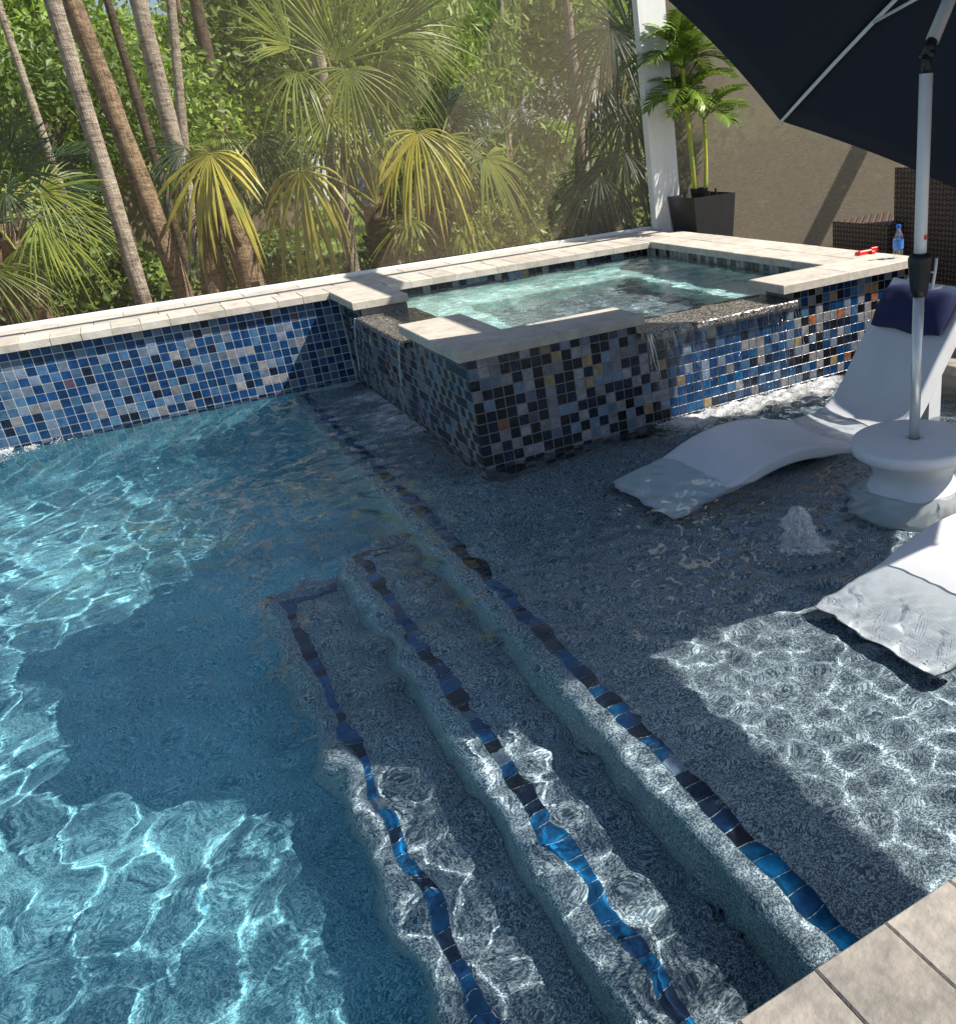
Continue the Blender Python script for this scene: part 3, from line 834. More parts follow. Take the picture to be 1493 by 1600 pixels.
def fc_(r):
    x = -2.02 + r.gauss(0, .13); y = 2.40 - abs(r.gauss(0, .07))
    if y > 2.42 or mnoise.noise((x * 9, y * 14, 5.0)) < -.05: return None, 1
    return (x, y, r.uniform(0, .012) + .002), 1.0


foam_patch('foam', 'sunlit white foam below the front spillway', ff, 3500, 1, .001, .003)
foam_patch('foam', 'streaky white foam in the shade below the side spillway', fl_, 1200, 2, .001, .0026)
foam_patch('foam', 'white splash where the water meets the far blue wall', fc_, 1600, 3, .0012, .004)

bub = thing('bubbler', 'small white bubbling water jet rising from the sun shelf', 'fountain', (.60, -1.63, 0))
prof = [(.085, -.004), (.062, .012), (.050, .035), (.046, .065), (.044, .09), (.038, .115), (.027, .138), (.014, .155), (.003, .162)]
pz = [q[1] for q in prof]; px_ = [q[0] for q in prof]; mb = MB(); n, rows = 96, 60; vs = []
for j in range(rows):
    z0 = -.004 + .166 * j / (rows - 1); r0 = float(np.interp(z0, pz, px_))
    for k in range(n):
        a = 6.283 * k / n; q = Vector((math.cos(a) * 1.0, math.sin(a) * 1.0, z0 * 16))
        nn = 1 + .55 * mnoise.noise(q * 1.1 + Vector((2, 0, 0))) + .40 * mnoise.noise(q * 2.7) + .24 * mnoise.noise(q * 6) + .16 * mnoise.noise(q * 14)
        vs.append((.60 + math.cos(a) * r0 * nn - .012 * (z0 / .16), -1.63 + math.sin(a) * r0 * nn, z0 + .010 * mnoise.noise(q * 5) + .002))
mb.add(vs, [(j * n + k, j * n + (k + 1) % n, (j + 1) * n + (k + 1) % n, (j + 1) * n + k) for j in range(rows - 1) for k in range(n)])
jo = mb.build('water_jet', 'froth', bub, smooth=True)
at_ = jo.data.attributes.new('cover', 'FLOAT', 'POINT'); at_.data.foreach_set('value', np.full(len(vs), .74, dtype=np.float32))
mb = MB(); r = random.Random(21)
for i in range(300):
    a = r.uniform(0, 6.283); d = .05 + abs(r.gauss(0, .085)); xx, yy = .60 + math.cos(a) * d * 1.2, -1.63 + math.sin(a) * d
    if mnoise.noise((xx * 16, yy * 16, 0)) < .02 + (d - .05) * 1.2: continue
    blob(mb, (xx, yy, r.uniform(0, .02) * max(0, 1 - d * 6) + .003), r.uniform(.0018, .006), .6)
for i in range(160):
    a = r.uniform(0, 6.283); z = r.uniform(.01, .15); d = .05 * (1 - z / .17) + r.uniform(.005, .03)
    blob(mb, (.60 + math.cos(a) * d, -1.63 + math.sin(a) * d, z), r.uniform(.001, .0032))
mb.build('spray', 'foam_white', bub, smooth=True, kind='stuff')

# ---------------------------------------------------------------- loungers
TOP = [(.425, -.112), (.50, -.088), (.60, -.052), (.70, -.010), (.80, .032), (.90, .062), (1.0, .079), (1.10, .083), (1.20, .075), (1.30, .055),
       (1.40, .026), (1.50, -.002), (1.58, -.016), (1.66, -.010), (1.73, .012), (1.79, .055), (1.84, .115), (1.89, .19), (1.96, .292), (2.03, .385), (2.10, .478), (2.17, .575), (2.195, .612)]


def make_lounger(dy, label):
    y0, y1 = -1.0 + dy, -.45 + dy
    t = thing('pool_lounger', label, 'lounger', (1.4, (y0 + y1) / 2, SH), 'white loungers on the sun shelf')
    P = np.array(TOP); m = MB()
    # resample smoothly
    s_ = np.r_[0, np.cumsum(np.hypot(*np.diff(P, axis=0).T))]; u = np.linspace(0, s_[-1], 70)
    Q = np.c_[np.interp(u, s_, P[:, 0]), np.interp(u, s_, P[:, 1])]
    for _ in range(3): Q[1:-1] = (Q[:-2] + 2 * Q[1:-1] + Q[2:]) / 4
    Tn = np.gradient(Q, axis=0); Tn /= np.linalg.norm(Tn, axis=1)[:, None]; N = np.c_[-Tn[:, 1], Tn[:, 0]]
    hw = (y1 - y0) / 2; yc = (y0 + y1) / 2; rings = []; K = None
    for i in range(len(Q)):
        f_ = i / (len(Q) - 1)
        th = np.interp(f_, [0, .06, .2, .55, .75, .95, 1], [.03, .05, .062, .066, .085, .08, .04])
        h = hw * np.interp(f_, [0, .04, .9, .97, 1], [.985, 1, 1, .985, .95])
        pts = []
        rr = .016
        for (a, b, a0) in ((h - rr, -rr, 90), (h - rr * 1.0, -th + rr, 0), (-h + rr, -th + rr, -90), (-h + rr, -rr, -180)):
            for q in range(5):
                an = math.radians(a0 - q * 22.5); pts.append((a + rr * math.cos(an), b + rr * math.sin(an)))
        # dished top between the two rolled edges
        for q in range(1, 12):
            yy = -h + rr + (2 * h - 2 * rr) * q / 12; pts.append((yy, -.012 * (1 - (yy / h) ** 2) ** .7))
        K = len(pts)
        for (yy, nn) in pts: rings.append((Q[i, 0] + N[i, 0] * nn, yc + yy, Q[i, 1] + N[i, 1] * nn))
    R_ = len(Q)
    fs = [(i * K + k, i * K + (k + 1) % K, (i + 1) * K + (k + 1) % K, (i + 1) * K + k) for i in range(R_ - 1) for k in range(K)]
    fs += [tuple(range(K)), tuple((R_ - 1) * K + k for k in range(K - 1, -1, -1))]
    m.add(rings, fs)
    o = m.build('shell', 'lounger_white', t, smooth=True); receiver(o)
    # moulded foot blocks that stand on the shelf below the seat and behind the back
    for q in ((1.50, 1.66, -.085), (1.98, 2.06, .25)):
        b = MB(); b.box(q[0], q[1], y0 + .05, y1 - .05, SH + .002, q[2]); receiver(b.build('support', 'lounger_white', t))
    return t


make_lounger(0.0, 'white moulded lounger with a navy pillow, next to the spa')
make_lounger(-1.46, 'white moulded lounger half in sun, cut off by the picture edge')

pil = MB(); nu, nv = 22, 16
a_dir = np.array([.568, 0, .823]); n_dir = np.array([-.823, 0, .568])
c0 = np.array([2.09, -.725, .492]) + n_dir * .018
vs = []
for j in range(nv):
    for i in range(nu):
        u, v = i / (nu - 1) * 2 - 1, j / (nv - 1) * 2 - 1
        th = .045 * (max(0, 1 - abs(u) ** 4.5) * max(0, 1 - abs(v) ** 3.5)) ** .55
        th *= 1 + .14 * mnoise.noise((u * 2.3, v * 2, 4))
        p = c0 + np.array([0, 1, 0]) * u * .235 * (1 - .05 * v * v) + a_dir * (v * .118 * (1 - .06 * u * u) + .006 * math.sin(u * 5)) + n_dir * th
        vs.append(p)
back = [p - n_dir * .016 for p in vs]
fs = [(j * nu + i, j * nu + i + 1, (j + 1) * nu + i + 1, (j + 1) * nu + i) for j in range(nv - 1) for i in range(nu - 1)]
pil.add(vs + back, fs + [tuple(q + nu * nv for q in f_[::-1]) for f_ in fs] +
        [(i + 1, i, i + nu * nv, i + 1 + nu * nv) for i in range(nu - 1)] + [((nv - 1) * nu + i, (nv - 1) * nu + i + 1, (nv - 1) * nu + i + 1 + nu * nv, (nv - 1) * nu + i + nu * nv) for i in range(nu - 1)] +
        [(j * nu, (j + 1) * nu, (j + 1) * nu + nu * nv, j * nu + nu * nv) for j in range(nv - 1)] + [((j + 1) * nu - 1 + nu, (j + 1) * nu - 1, (j + 1) * nu - 1 + nu * nv, (j + 1) * nu - 1 + nu + nu * nv) for j in range(nv - 1)])
tag(pil.build('pillow', 'pillow_navy', smooth=True), 'navy head pillow on the lounger back beside the umbrella pole', 'pillow')

# ---------------------------------------------------------------- umbrella and its table base
UB = (1.318, -1.488)
tb = thing('umbrella_table', 'round white hourglass side table standing in the shallows', 'table', (UB[0], UB[1], SH))
m = MB()
m.lathe([(.275, -.198), (.28, -.17), (.272, -.13), (.235, -.06), (.19, -.01), (.168, .03), (.162, .05), (.166, .075), (.185, .105), (.212, .135), (.232, .15)], (UB[0], UB[1], 0), 56)
receiver(m.build('pedestal', 'lounger_white', tb, smooth=True))
m = MB()
m.lathe([(.225, .148), (.243, .15), (.252, .157), (.255, .170), (.255, .186), (.251, .197), (.243, .203), (.225, .206), (.05, .207), (.026, .207), (.024, .198)], (UB[0], UB[1], 0), 64, cap=False)
m.build('table_top', 'lounger_white', tb, smooth=True)

um = thing('patio_umbrella', 'navy patio umbrella tilted over the sun shelf on a silver pole', 'umbrella', (UB[0], UB[1], .10))
Jt = np.array([UB[0], UB[1], 1.595]); tau, psi = 0.662, 0.186
ax = np.array([math.sin(tau) * math.cos(psi), math.sin(tau) * math.sin(psi), math.cos(tau)])
e1 = np.cross(ax, [0, 0, 1.]); e1 /= np.linalg.norm(e1); e2 = np.cross(ax, e1)
H = Jt + .523 * ax; RR, DR, PHI = 1.393, .226, -3.608
rim = [H + RR * math.cos(DR) * (math.cos(PHI + i * math.pi / 4) * e1 + math.sin(PHI + i * math.pi / 4) * e2) - RR * math.sin(DR) * ax for i in range(8)]
m = MB(); m.tube([(UB[0], UB[1], .10), (UB[0], UB[1], .80)], .0215, 20); m.build('lower_pole', 'pole_metal', um, smooth=True)
m = MB(); m.tube([(UB[0], UB[1], .80), (UB[0], UB[1], 1.535)], .0235, 20); m.build('pole', 'white_metal', um, smooth=True)
m = MB(); m.lathe([(.024, .775), (.030, .778), (.034, .80), (.040, .86), (.0445, .905), (.045, .915), (.040, .926), (.030, .934), (.024, .936)], (UB[0], UB[1], 0), 32)
cr_ = m.build('crank_housing', 'black_plastic', um, smooth=True)
m = MB(); q = np.array([UB[0], UB[1], .862]); s_ = RIGHT * np.array([1, 1, 0]); s_ /= np.linalg.norm(s_)
m.tube([q + s_ * .04, q + s_ * .058, q + s_ * .062 + np.array([0, 0, .05])], .0045, 8)
m.tube([q + s_ * .050 + np.array([0, 0, -.062]), q + s_ * .058, q + s_ * .062 + np.array([0, 0, .05])], .006, 8)
m.tube([q + s_ * .046 + np.array([0, 0, -.062]), q + s_ * .082 + np.array([0, 0, -.058]), q + s_ * .086 + np.array([0, 0, -.05])], .0055, 8)
m.build('crank_handle', 'white_metal', cr_, smooth=True)
m = MB(); m.box(UB[0] - .006, UB[0] + .006, UB[1] - .028, UB[1] - .020, .985, 1.0)
m.build('red_tag', 'red_plastic', um)
m = MB(); m.tube([(UB[0], UB[1], 1.53), (UB[0], UB[1], 1.60)], .017, 16)
m.tube([Jt + ax * -.01, Jt + ax * .07], .019, 16); m.tube([Jt - e1 * .028, Jt + e1 * .028], .011, 12)
m.tube([Jt - e2 * .026 - np.array([0, 0, .03]), Jt + e2 * .026 - np.array([0, 0, .03])], .008, 10)
m.build('tilt_joint', 'black_plastic', um, smooth=True)
m = MB(); m.tube([Jt + ax * .05, H + ax * .06], .0235, 20); m.build('upper_pole', 'shaded_pole_metal', um, smooth=True)
hub_lo = Jt + .30 * ax
m = MB(); m.tube([hub_lo - ax * .025, hub_lo + ax * .025], .045, 20); m.build('runner_hub', 'white_metal', um, smooth=True)
m = MB(); m.tube([H - ax * .02, H + ax * .03], .045, 20); m.build('top_hub', 'white_metal', um, smooth=True)
# canopy: eight cloth panels, each sagging a little between the ribs, with a double skin of real thickness
m = MB(); NP, NR = 10, 12
apex = H + ax * .02
for s8 in range(8):
    A, B = rim[s8], rim[(s8 + 1) % 8]; vs = []
    for j in range(NR + 1):
        for i in range(NP + 1):
            u = i / NP; v = j / NR
            e = A + (B - A) * u; p = apex + (e - apex) * v
            sag = .030 * math.sin(math.pi * u) * v ** 1.2
            inward = (apex - (A + B) / 2); inward = inward / np.linalg.norm(inward)
            p = p - ax * sag * .8 + inward * (.06 * math.sin(math.pi * u) * v ** 3) + ax * (.035 * math.sin(math.pi * v) * (1 - .3 * math.sin(math.pi * u)))
            vs.append(p + ax * .022)
    lo = [p - ax * .003 for p in vs]; k0 = len(vs); W_ = NP + 1
    fs = [(j * W_ + i, j * W_ + i + 1, (j + 1) * W_ + i + 1, (j + 1) * W_ + i) for j in range(NR) for i in range(NP)]
    m.add(vs + lo, fs + [tuple(x_ + k0 for x_ in f_[::-1]) for f_ in fs] + [(NR * W_ + i, NR * W_ + i + 1, NR * W_ + i + 1 + k0, NR * W_ + i + k0) for i in range(NP)])
m.build('canopy', 'canopy_navy', um, smooth=True)
for s8 in range(8):
    A = rim[s8]; pts = []
    for j in range(7):
        v = j / 6; p = apex + (A - apex) * v + ax * (.035 * math.sin(math.pi * v)); pts.append(p + ax * .004)
    m = MB(); m.tube(pts, [.0085] * 6 + [.007], 8)
    rb = m.build('rib', 'white_metal', um, smooth=True)
    mid = apex + (A - apex) * .47 + ax * .033
    m = MB(); m.tube([hub_lo, mid], .0065, 8); m.build('strut', 'white_metal', rb, smooth=True)

# ---------------------------------------------------------------- small things on the spa coping
wb = thing('water_bottle', 'small clear water bottle with blue cap and label on the spa coping', 'bottle', (2.755, .06, ZC))
bc = (2.755, .06, ZC + .001)
m = MB(); m.lathe([(.028, 0), (.031, .006), (.031, .05), (.029, .055), (.031, .06), (.031, .105), (.028, .13), (.014, .158), (.012, .165), (.012, .17)], bc, 24)
m.build('body', 'clear_plastic', wb, smooth=True)
m = MB(); m.lathe([(.0318, .055), (.0318, .108)], bc, 24, cap=False); m.build('label_band', 'bottle_label', wb, smooth=True)
m = MB(); m.lathe([(.0145, .168), (.0148, .186), (.013, .19)], bc, 20); m.build('cap', 'bottle_blue', wb)
rt = thing('squirt_toy', 'small red plastic toy lying on the spa coping', 'toy', (2.76, .34, ZC))
m = MB(); m.box(2.70, 2.80, .325, .352, ZC + .001, ZC + .026, .006); m.box(2.80, 2.85, .33, .347, ZC + .006, ZC + .034, .004); m.build('body', 'red_plastic', rt)
m = MB(); m.box(2.775, 2.80, .30, .325, ZC + .001, ZC + .020, .004); m.box(2.70, 2.725, .352, .375, ZC + .001, ZC + .018, .004); m.build('grip', 'red_plastic', rt)

# ---------------------------------------------------------------- pool cage: post, rail, beams, screens
YS = 3.02
cg = thing('cage_post', 'wide white aluminium post at the corner of the spa', 'post', (2.9, 2.95, ZC))
m = MB(); m.box(2.835, 3.045, 2.915, 2.975, .1, 4.2); m.build('post', 'white_metal', cg)
m = MB(); m.box(2.785, 2.833, 2.905, 2.985, ZC - .3, 4.2); m.build('frame_edge', 'white_metal', cg)
rl = MB(); rl.box(-6, 2.784, 2.99, 3.035, ZC - .01, ZC + .022, .004)
tag(rl.build('cage_rail', 'white_metal'), 'white bottom rail of the screen along the back coping', 'rail')
bm = MB(); bm.box(-6, 9, 1.62, 1.67, 3.0, 3.06)
tag(bm.build('cage_beam', 'white_metal'), 'thin white purlin overhead along the pool wall', 'beam')
bm = MB(); bm.box(2.07, 2.27, -7, 2.9, 2.98, 3.03)
tag(bm.build('cage_beam', 'white_metal'), 'wide white roof beam overhead crossing the spa', 'beam')
s = MB(); s.add([(-6, YS, ZC + .03), (2.80, YS, ZC + .03), (2.80, YS, 3.1), (-6, YS, 3.1)], [(0, 1, 2, 3)])
tag(s.build('insect_screen', 'insect_screen'), 'see-through brown insect screen behind the raised wall', 'screen')
s = MB(); s.add([(3.02, YS - .05, .1), (12, YS - .05, .1), (12, YS - .05, 2.6), (3.02, YS - .05, 2.6)], [(0, 1, 2, 3)])
tag(s.build('privacy_screen', 'privacy_screen'), 'dense brown privacy screen behind the potted palm and seats', 'screen')
bm = MB(); bm.box(6.56, 6.78, -7, 2.9, 2.98, 3.03)
tag(bm.build('cage_beam', 'white_metal'), 'wide white roof beam overhead beyond the wicker sofa', 'beam')

# ---------------------------------------------------------------- planter and potted palm
PC = (3.12, 2.70)
pl = thing('planter', 'tall tapered black square planter beside the white post', 'planter', (PC[0], PC[1], DK))
m = MB(); ht, hb, zt, zb = .205, .15, .835, DK + .002
def sq(h, z): return [(PC[0] - h, PC[1] - h, z), (PC[0] + h, PC[1] - h, z), (PC[0] + h, PC[1] + h, z), (PC[0] - h, PC[1] + h, z)]
m.add(sq(hb, zb) + sq(ht, zt) + sq(ht - .012, zt) + sq(ht - .03, zt - .06),
      [(3, 2, 1, 0)] + [(i, (i + 1) % 4, 4 + (i + 1) % 4, 4 + i) for i in range(4)] + [(4 + i, 4 + (i + 1) % 4, 8 + (i + 1) % 4, 8 + i) for i in range(4)] +
      [(8 + i, 8 + (i + 1) % 4, 12 + (i + 1) % 4, 12 + i) for i in range(4)] + [(12, 13, 14, 15)])
m.build('body', 'planter_black', pl)
for (dx, dy) in ((-.15, .02), (-.02, -.15), (.15, .0), (.02, .15)):
    m = MB(); m.tube([(PC[0] + dx, PC[1] + dy, zt - .06), (PC[0] + dx, PC[1] + dy, zt + .035)], .009, 8); m.build('peg', 'black_plastic', pl)

pp_ = thing('potted_palm', 'artificial palm with green and yellow canes in the black planter', 'plant', (PC[0], PC[1], zt - .06))
m = MB(); m.lathe([(.06, zt - .058), (.075, zt + .05), (.078, zt + .055), (.07, zt + .05), (.068, zt + .03)], (PC[0] - .03, PC[1] - .02, 0), 24); m.build('pot', 'black_plastic', pp_)


def pinnate(base, direction, L, droop, npair, width, seed):
    """one feather frond: curved midrib with two rows of leaflets"""
    r = random.Random(seed); mb = MB(); d = Vector(direction).normalized(); p = Vector(base); pts = [p.copy()]; ds = []
    N = 16
    for i in range(N):
        d = (d + Vector((0, 0, -droop / N))).normalized(); p = p + d * (L / N); pts.append(p.copy()); ds.append(d.copy())
    ds.append(d)
    mb.tube(pts, [.006 * (1 - i / (N + 1) * .8) for i in range(N + 1)], 5)
    for k in range(npair):
        f_ = .16 + .84 * k / npair; x_ = f_ * N; i = min(N - 1, int(x_)); q = pts[i].lerp(pts[i + 1], x_ - i); t = ds[i]
        up = Vector((0, 0, 1)); sd = t.cross(up)
        if sd.length < .1: sd = t.orthogonal()
        sd.normalize(); nn = sd.cross(t).normalized()
        ln = L * width * math.sin(math.pi * min(1, .12 + .85 * f_)) ** .8 + .03
        for s_ in (-1, 1):
            dr = (sd * s_ * .85 + t * .75 + nn * .35 + Vector((r.uniform(-.1, .1), r.uniform(-.1, .1), r.uniform(-.1, .1)))).normalized()
            w_ = t * .009; a = q; b_ = q + dr * ln * .5 + Vector((0, 0, -.05 * ln)); c = q + dr * ln + Vector((0, 0, -.30 * ln))
            mb.add([a - w_ * .5, a + w_ * .5, b_ + w_, b_ - w_, c], [(0, 1, 2, 3), (3, 2, 4)])
    return mb


def cane(parent, base, top, r0, rings, bend=0.0):
    m = MB(); pts = []
    for i in range(13):
        f_ = i / 12; p = Vector(base).lerp(Vector(top), f_); pts.append(p + Vector((bend * math.sin(math.pi * f_), 0, 0)))
    m.tube(pts, [r0 * (1 - .35 * i / 12) for i in range(13)], 12); m.build('cane', 'areca_stem', parent, smooth=True)
    for k in range(rings):
        m = MB(); f_ = .06 + .5 * k / rings; p = Vector(base).lerp(Vector(top), f_) + Vector((bend * math.sin(math.pi * f_), 0, 0)); m.tube([p - Vector((0, 0, .002)), p + Vector((0, 0, .002))], r0 * (1 - .35 * f_) + .0012, 12); m.build('cane_ring', 'stem_ring', parent)


cb1 = (PC[0] - .05, PC[1] + .0, zt); ct1 = (3.06, 2.76, 1.78); cb2 = (PC[0] + .01, PC[1] - .05, zt); ct2 = (3.17, 2.66, 1.40)
cane(pp_, cb1, ct1, .024, 9); cane(pp_, cb2, ct2, .019, 7, .012)
r = random.Random(31)
for (c, n_, L0, z0) in ((ct1, 10, .50, 1.0), (ct2, 10, .48, .9), ((3.08, 2.74, 1.60), 8, .46, .7), ((3.05, 2.76, 1.90), 6, .44, 1.6)):
    for k in range(n_):
        a = 6.283 * k / n_ + r.uniform(-.25, .25)
        mbp = pinnate(c, (math.cos(a), math.sin(a), z0 + r.uniform(-.15, .75)), L0 * r.uniform(.8, 1.15), r.uniform(1.1, 1.9), 34, .38, 100 + k)
        mbp.build('frond', 'areca_leaf', pp_)

# ---------------------------------------------------------------- wicker seats on the right-hand deck
def wicker_panel(mb, o, ux, uy, nx_, ny_):
    """woven straps over a frame: alternating proud flat strips"""
    o = np.array(o, float); ux = np.array(ux, float); uy = np.array(uy, float)
    nrm = np.cross(ux, uy); nrm /= np.linalg.norm(nrm)
    for j in range(ny_):
        for i in range(nx_):
            if (i + j) % 2: a0, a1, b0, b1 = .04, .96, .22, .78; h = .006
            else: a0, a1, b0, b1 = .22, .78, .04, .96; h = .006
            q = [o + ux * (i + a) / nx_ + uy * (j + b) / ny_ + nrm * hh for a, b, hh in ((a0, b0, .001), (a1, b0, .001), (a1, b1, .001), (a0, b1, .001), ((a0 + a1) / 2, (b0 + b1) / 2, h))]
            mb.add(q, [(0, 1, 4), (1, 2, 4), (2, 3, 4), (3, 0, 4)])


def wicker_box(name, label, cat, x0, x1, y0, y1, z0, z1, extra=None, p=.030):
    t = thing(name, label, cat, ((x0 + x1) / 2, (y0 + y1) / 2, DK))
    m = MB(); m.box(x0, x1, y0, y1, z0, z1); m.build('frame', 'wicker_dark', t)
    m = MB()
    wicker_panel(m, (x0, y1, z0), (0, y0 - y1, 0), (0, 0, z1 - z0), int((y1 - y0) / p), int((z1 - z0) / p))
    wicker_panel(m, (x0, y0, z0), (x1 - x0, 0, 0), (0, 0, z1 - z0), int((x1 - x0) / p), int((z1 - z0) / p))
    wicker_panel(m, (x0, y0, z1), (x1 - x0, 0, 0), (0, y1 - y0, 0), int((x1 - x0) / p), int((y1 - y0) / p))
    m.build('weave', 'wicker', t, kind='stuff')
    for (a, b) in ((x0 + .03, y0 + .03), (x1 - .03, y0 + .03), (x0 + .03, y1 - .03), (x1 - .03, y1 - .03)):
        m = MB(); m.box(a - .02, a + .02, b - .02, b + .02, DK + .002, z0); m.build('leg', 'black_plastic', t)
    return t


wicker_box('wicker_side_table', 'low dark brown wicker table behind the water bottle', 'table', 3.12, 3.62, .52, 1.06, DK + .06, .70)
sofa = wicker_box('wicker_sofa', 'high-backed dark brown wicker sofa behind the umbrella pole', 'sofa', 3.25, 3.40, -2.2, .60, DK + .08, 1.04)
m = MB(); m.box(3.41, 4.1, -2.2, .60, DK + .08, .52); m.build('seat_base', 'wicker', sofa)
m = MB(); m.box(3.42, 4.08, -2.15, .55, .522, .66, .03); m.build('seat_cushion', 'cushion_black', sofa)

# ---------------------------------------------------------------- palms and trees beyond the screen
VIEW = FWD / np.linalg.norm(FWD)


def unit(v):
    v = np.array(v, float); return v / max(1e-9, np.linalg.norm(v))


def fan_frond(parent, bud, hub, tip, m, droop=.35, nseg=34, spread=112, seed=0, face=.7, split=.45):
    """one fan-shaped palm leaf: arching stalk, then folded segments that part and hang at their tips"""
    r = random.Random(seed); mb = MB(); bud, hub, tip = (np.array(q, float) for q in (bud, hub, tip))
    mid = (bud + hub) / 2 + np.array([0, 0, .14 * np.linalg.norm(hub - bud)])
    pts = [(1 - t) ** 2 * bud + 2 * t * (1 - t) * mid + t * t * hub for t in np.linspace(0, 1, 8)]
    mb.cur = 0; mb.tube(pts, [.013 - .006 * i / 7 for i in range(8)], 6)
    a = unit(tip - hub); L = np.linalg.norm(tip - hub) * (1.28 if m != 'leaf_yellow' else 1.5)
    n = unit(-VIEW * face + np.array([r.uniform(-.4, .4), r.uniform(-.3, .1), .5]))
    s = unit(np.cross(a, n)); n = unit(np.cross(s, a)); mb.cur = 1
    sp = math.radians(spread); wf = 1.12 if m == 'leaf_yellow' else .95
    for k in range(nseg):
        th = -sp + 2 * sp * (k + .5) / nseg; hw = sp / nseg
        if m != 'leaf_yellow' and r.random() < .07: continue
        th += r.gauss(0, hw * (.55 if m != 'leaf_yellow' else .2))
        ln = L * (.66 + .34 * math.cos(th * .8)) * r.uniform(.72, 1.1); dr = droop * r.choice((.5, .8, 1.0, 1.2, 1.7)) * r.uniform(.8, 1.25); tw = r.gauss(0, .09); oz = r.gauss(0, .07)
        vs = []
        for t in (0.03, .22, .42, .62, .80, .92, 1.0):
            w = math.tan(hw) * t * wf if t < split else math.tan(hw) * split * wf * (1 - ((t - split) / (1 - split)) ** 1.3)
            rad = ln * t
            c = hub + (a * math.cos(th + tw * t) + s * math.sin(th + tw * t)) * rad * (1 - .22 * dr * t * t) + n * (.10 * ln * math.sin(abs(th) * .9) * t - .04 * ln * t * t + oz * ln * t * t) + np.array([0, 0, -1.0]) * dr * ln * t ** 2.3
            pd = (-a * math.sin(th) + s * math.cos(th))
            vs += [c - pd * w * ln, c + n * w * ln * .55, c + pd * w * ln]
        fs = []
        for j in range(6):
            o = j * 3; fs += [(o, o + 1, o + 4, o + 3), (o + 1, o + 2, o + 5, o + 4)]
        mb.add(vs, fs)
    return mb.build('frond', ['petiole', m], parent)


def trunk(parent, pts, r0, r1, m, seed=0, boots=0, rough=.1):
    P = [Vector(p) for p in pts]; mb = MB(); N = 26; C = []
    for i in range(N):
        f_ = i / (N - 1) * (len(P) - 1); k = min(len(P) - 2, int(f_)); C.append(P[k].lerp(P[k + 1], f_ - k))
    for _ in range(3): C = [C[0]] + [(C[i - 1] + C[i] * 2 + C[i + 1]) / 4 for i in range(1, N - 1)] + [C[-1]]
    K = 16; vs = []
    for i, c in enumerate(C):
        f_ = i / (N - 1); rr = r0 + (r1 - r0) * f_ + (r0 * .35 * max(0, 1 - f_ * 7))
        for k in range(K):
            an = 6.283 * k / K; q = Vector((math.cos(an), math.sin(an), c.z * 2.2 + seed))
            vs.append(c + Vector((math.cos(an), math.sin(an), 0)) * rr * (1 + rough * mnoise.noise(q * 1.5) + rough * .6 * mnoise.noise(q * 5)))
    mb.add(vs, [(i * K + k, i * K + (k + 1) % K, (i + 1) * K + (k + 1) % K, (i + 1) * K + k) for i in range(N - 1) for k in range(K)])
    o = mb.build('trunk', m, parent, smooth=True)
    r = random.Random(seed)
    if boots:
        b = MB()
        for k in range(boots):
            f_ = (k + .5) / boots; c = C[int(f_ * (N - 1))]; an = k * 2.4; d = Vector((math.cos(an), math.sin(an), 0)); sd = Vector((-d.y, d.x, 0))
            p0 = c + d * r0 * .8; p1 = c + d * (r0 * 1.45) + Vector((0, 0, .16)); w = .035
            b.add([p0 - sd * w * 1.5, p0 + sd * w * 1.5, p1 + sd * w, p1 - sd * w, p1 + sd * w + d * -.02, p1 - sd * w - d * .02], [(0, 1, 2, 3), (3, 2, 4, 5)])
        b.build('leaf_bases', 'boot', parent, kind='stuff')
    return o


GZ = .06


def upright(px0, py0, px1, py1, Y, Y2=None, ext=1.0):
    """foot and head of a trunk seen between two places of the photo, carried down to the soil and up past the frame"""
    a = at(px0, py0, Y); b = at(px1, py1, Y2 or Y); d = (b - a) / (b[2] - a[2])
    return [a + d * (GZ - a[2]), a, (a + b) / 2, b, b + d * ext]


# tall bare trunks
for i, (lab, args, r0, r1, m) in enumerate((
    ('smooth pale grey trunk, tallest of the pair at the far end', (225, 472, 82, 0, 4.3), .060, .054, 'trunk_grey'),
    ('rough brown trunk right behind the smooth pale one', (290, 466, 112, 0, 4.75), .078, .068, 'trunk_brown'),
    ('thick grey trunk standing further back in front of the green hedge', (276, 240, 216, 0, 7.6), .088, .078, 'trunk_grey'),
    ('slim pale trunk crossing the thick grey trunk further back', (287, 215, 267, 0, 8.2), .052, .047, 'trunk_grey'),
    ('dark slender leaning trunk left of the thick grey trunk', (238, 235, 168, 0, 8.8), .05, .04, 'trunk_dark'),
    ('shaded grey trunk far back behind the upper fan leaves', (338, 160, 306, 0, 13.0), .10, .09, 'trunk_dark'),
    ('thin brown trunk far back between two grey trunks', (308, 150, 276, 0, 15.0), .06, .05, 'trunk_brown'),
    ('thin pale trunk above the dark fan palm at the picture edge', (62, 195, 2, 20, 9.0), .042, .036, 'trunk_grey'),
    ('grey ringed trunk rising behind the central fan palm', (549, 405, 482, 0, 5.3), .068, .056, 'trunk_grey'),
    ('brown shaded trunk under the large yellow fan leaf', (335, 455, 322, 300, 5.0, None, .1), .10, .085, 'trunk_brown'),
    ('very thin pale trunk behind the brown screen', (796, 245, 782, 0, 7.2), .034, .028, 'trunk_grey'),
    ('pale peeling trunk behind the screen near the white post', (908, 225, 893, 80, 8.0), .075, .06, 'trunk_grey'))):
    P = upright(*args); t = thing('tree_trunk', lab, 'tree', P[0], 'trunks beyond the screen')
    trunk(t, P, r0, r1, m, seed=i * 3.1)


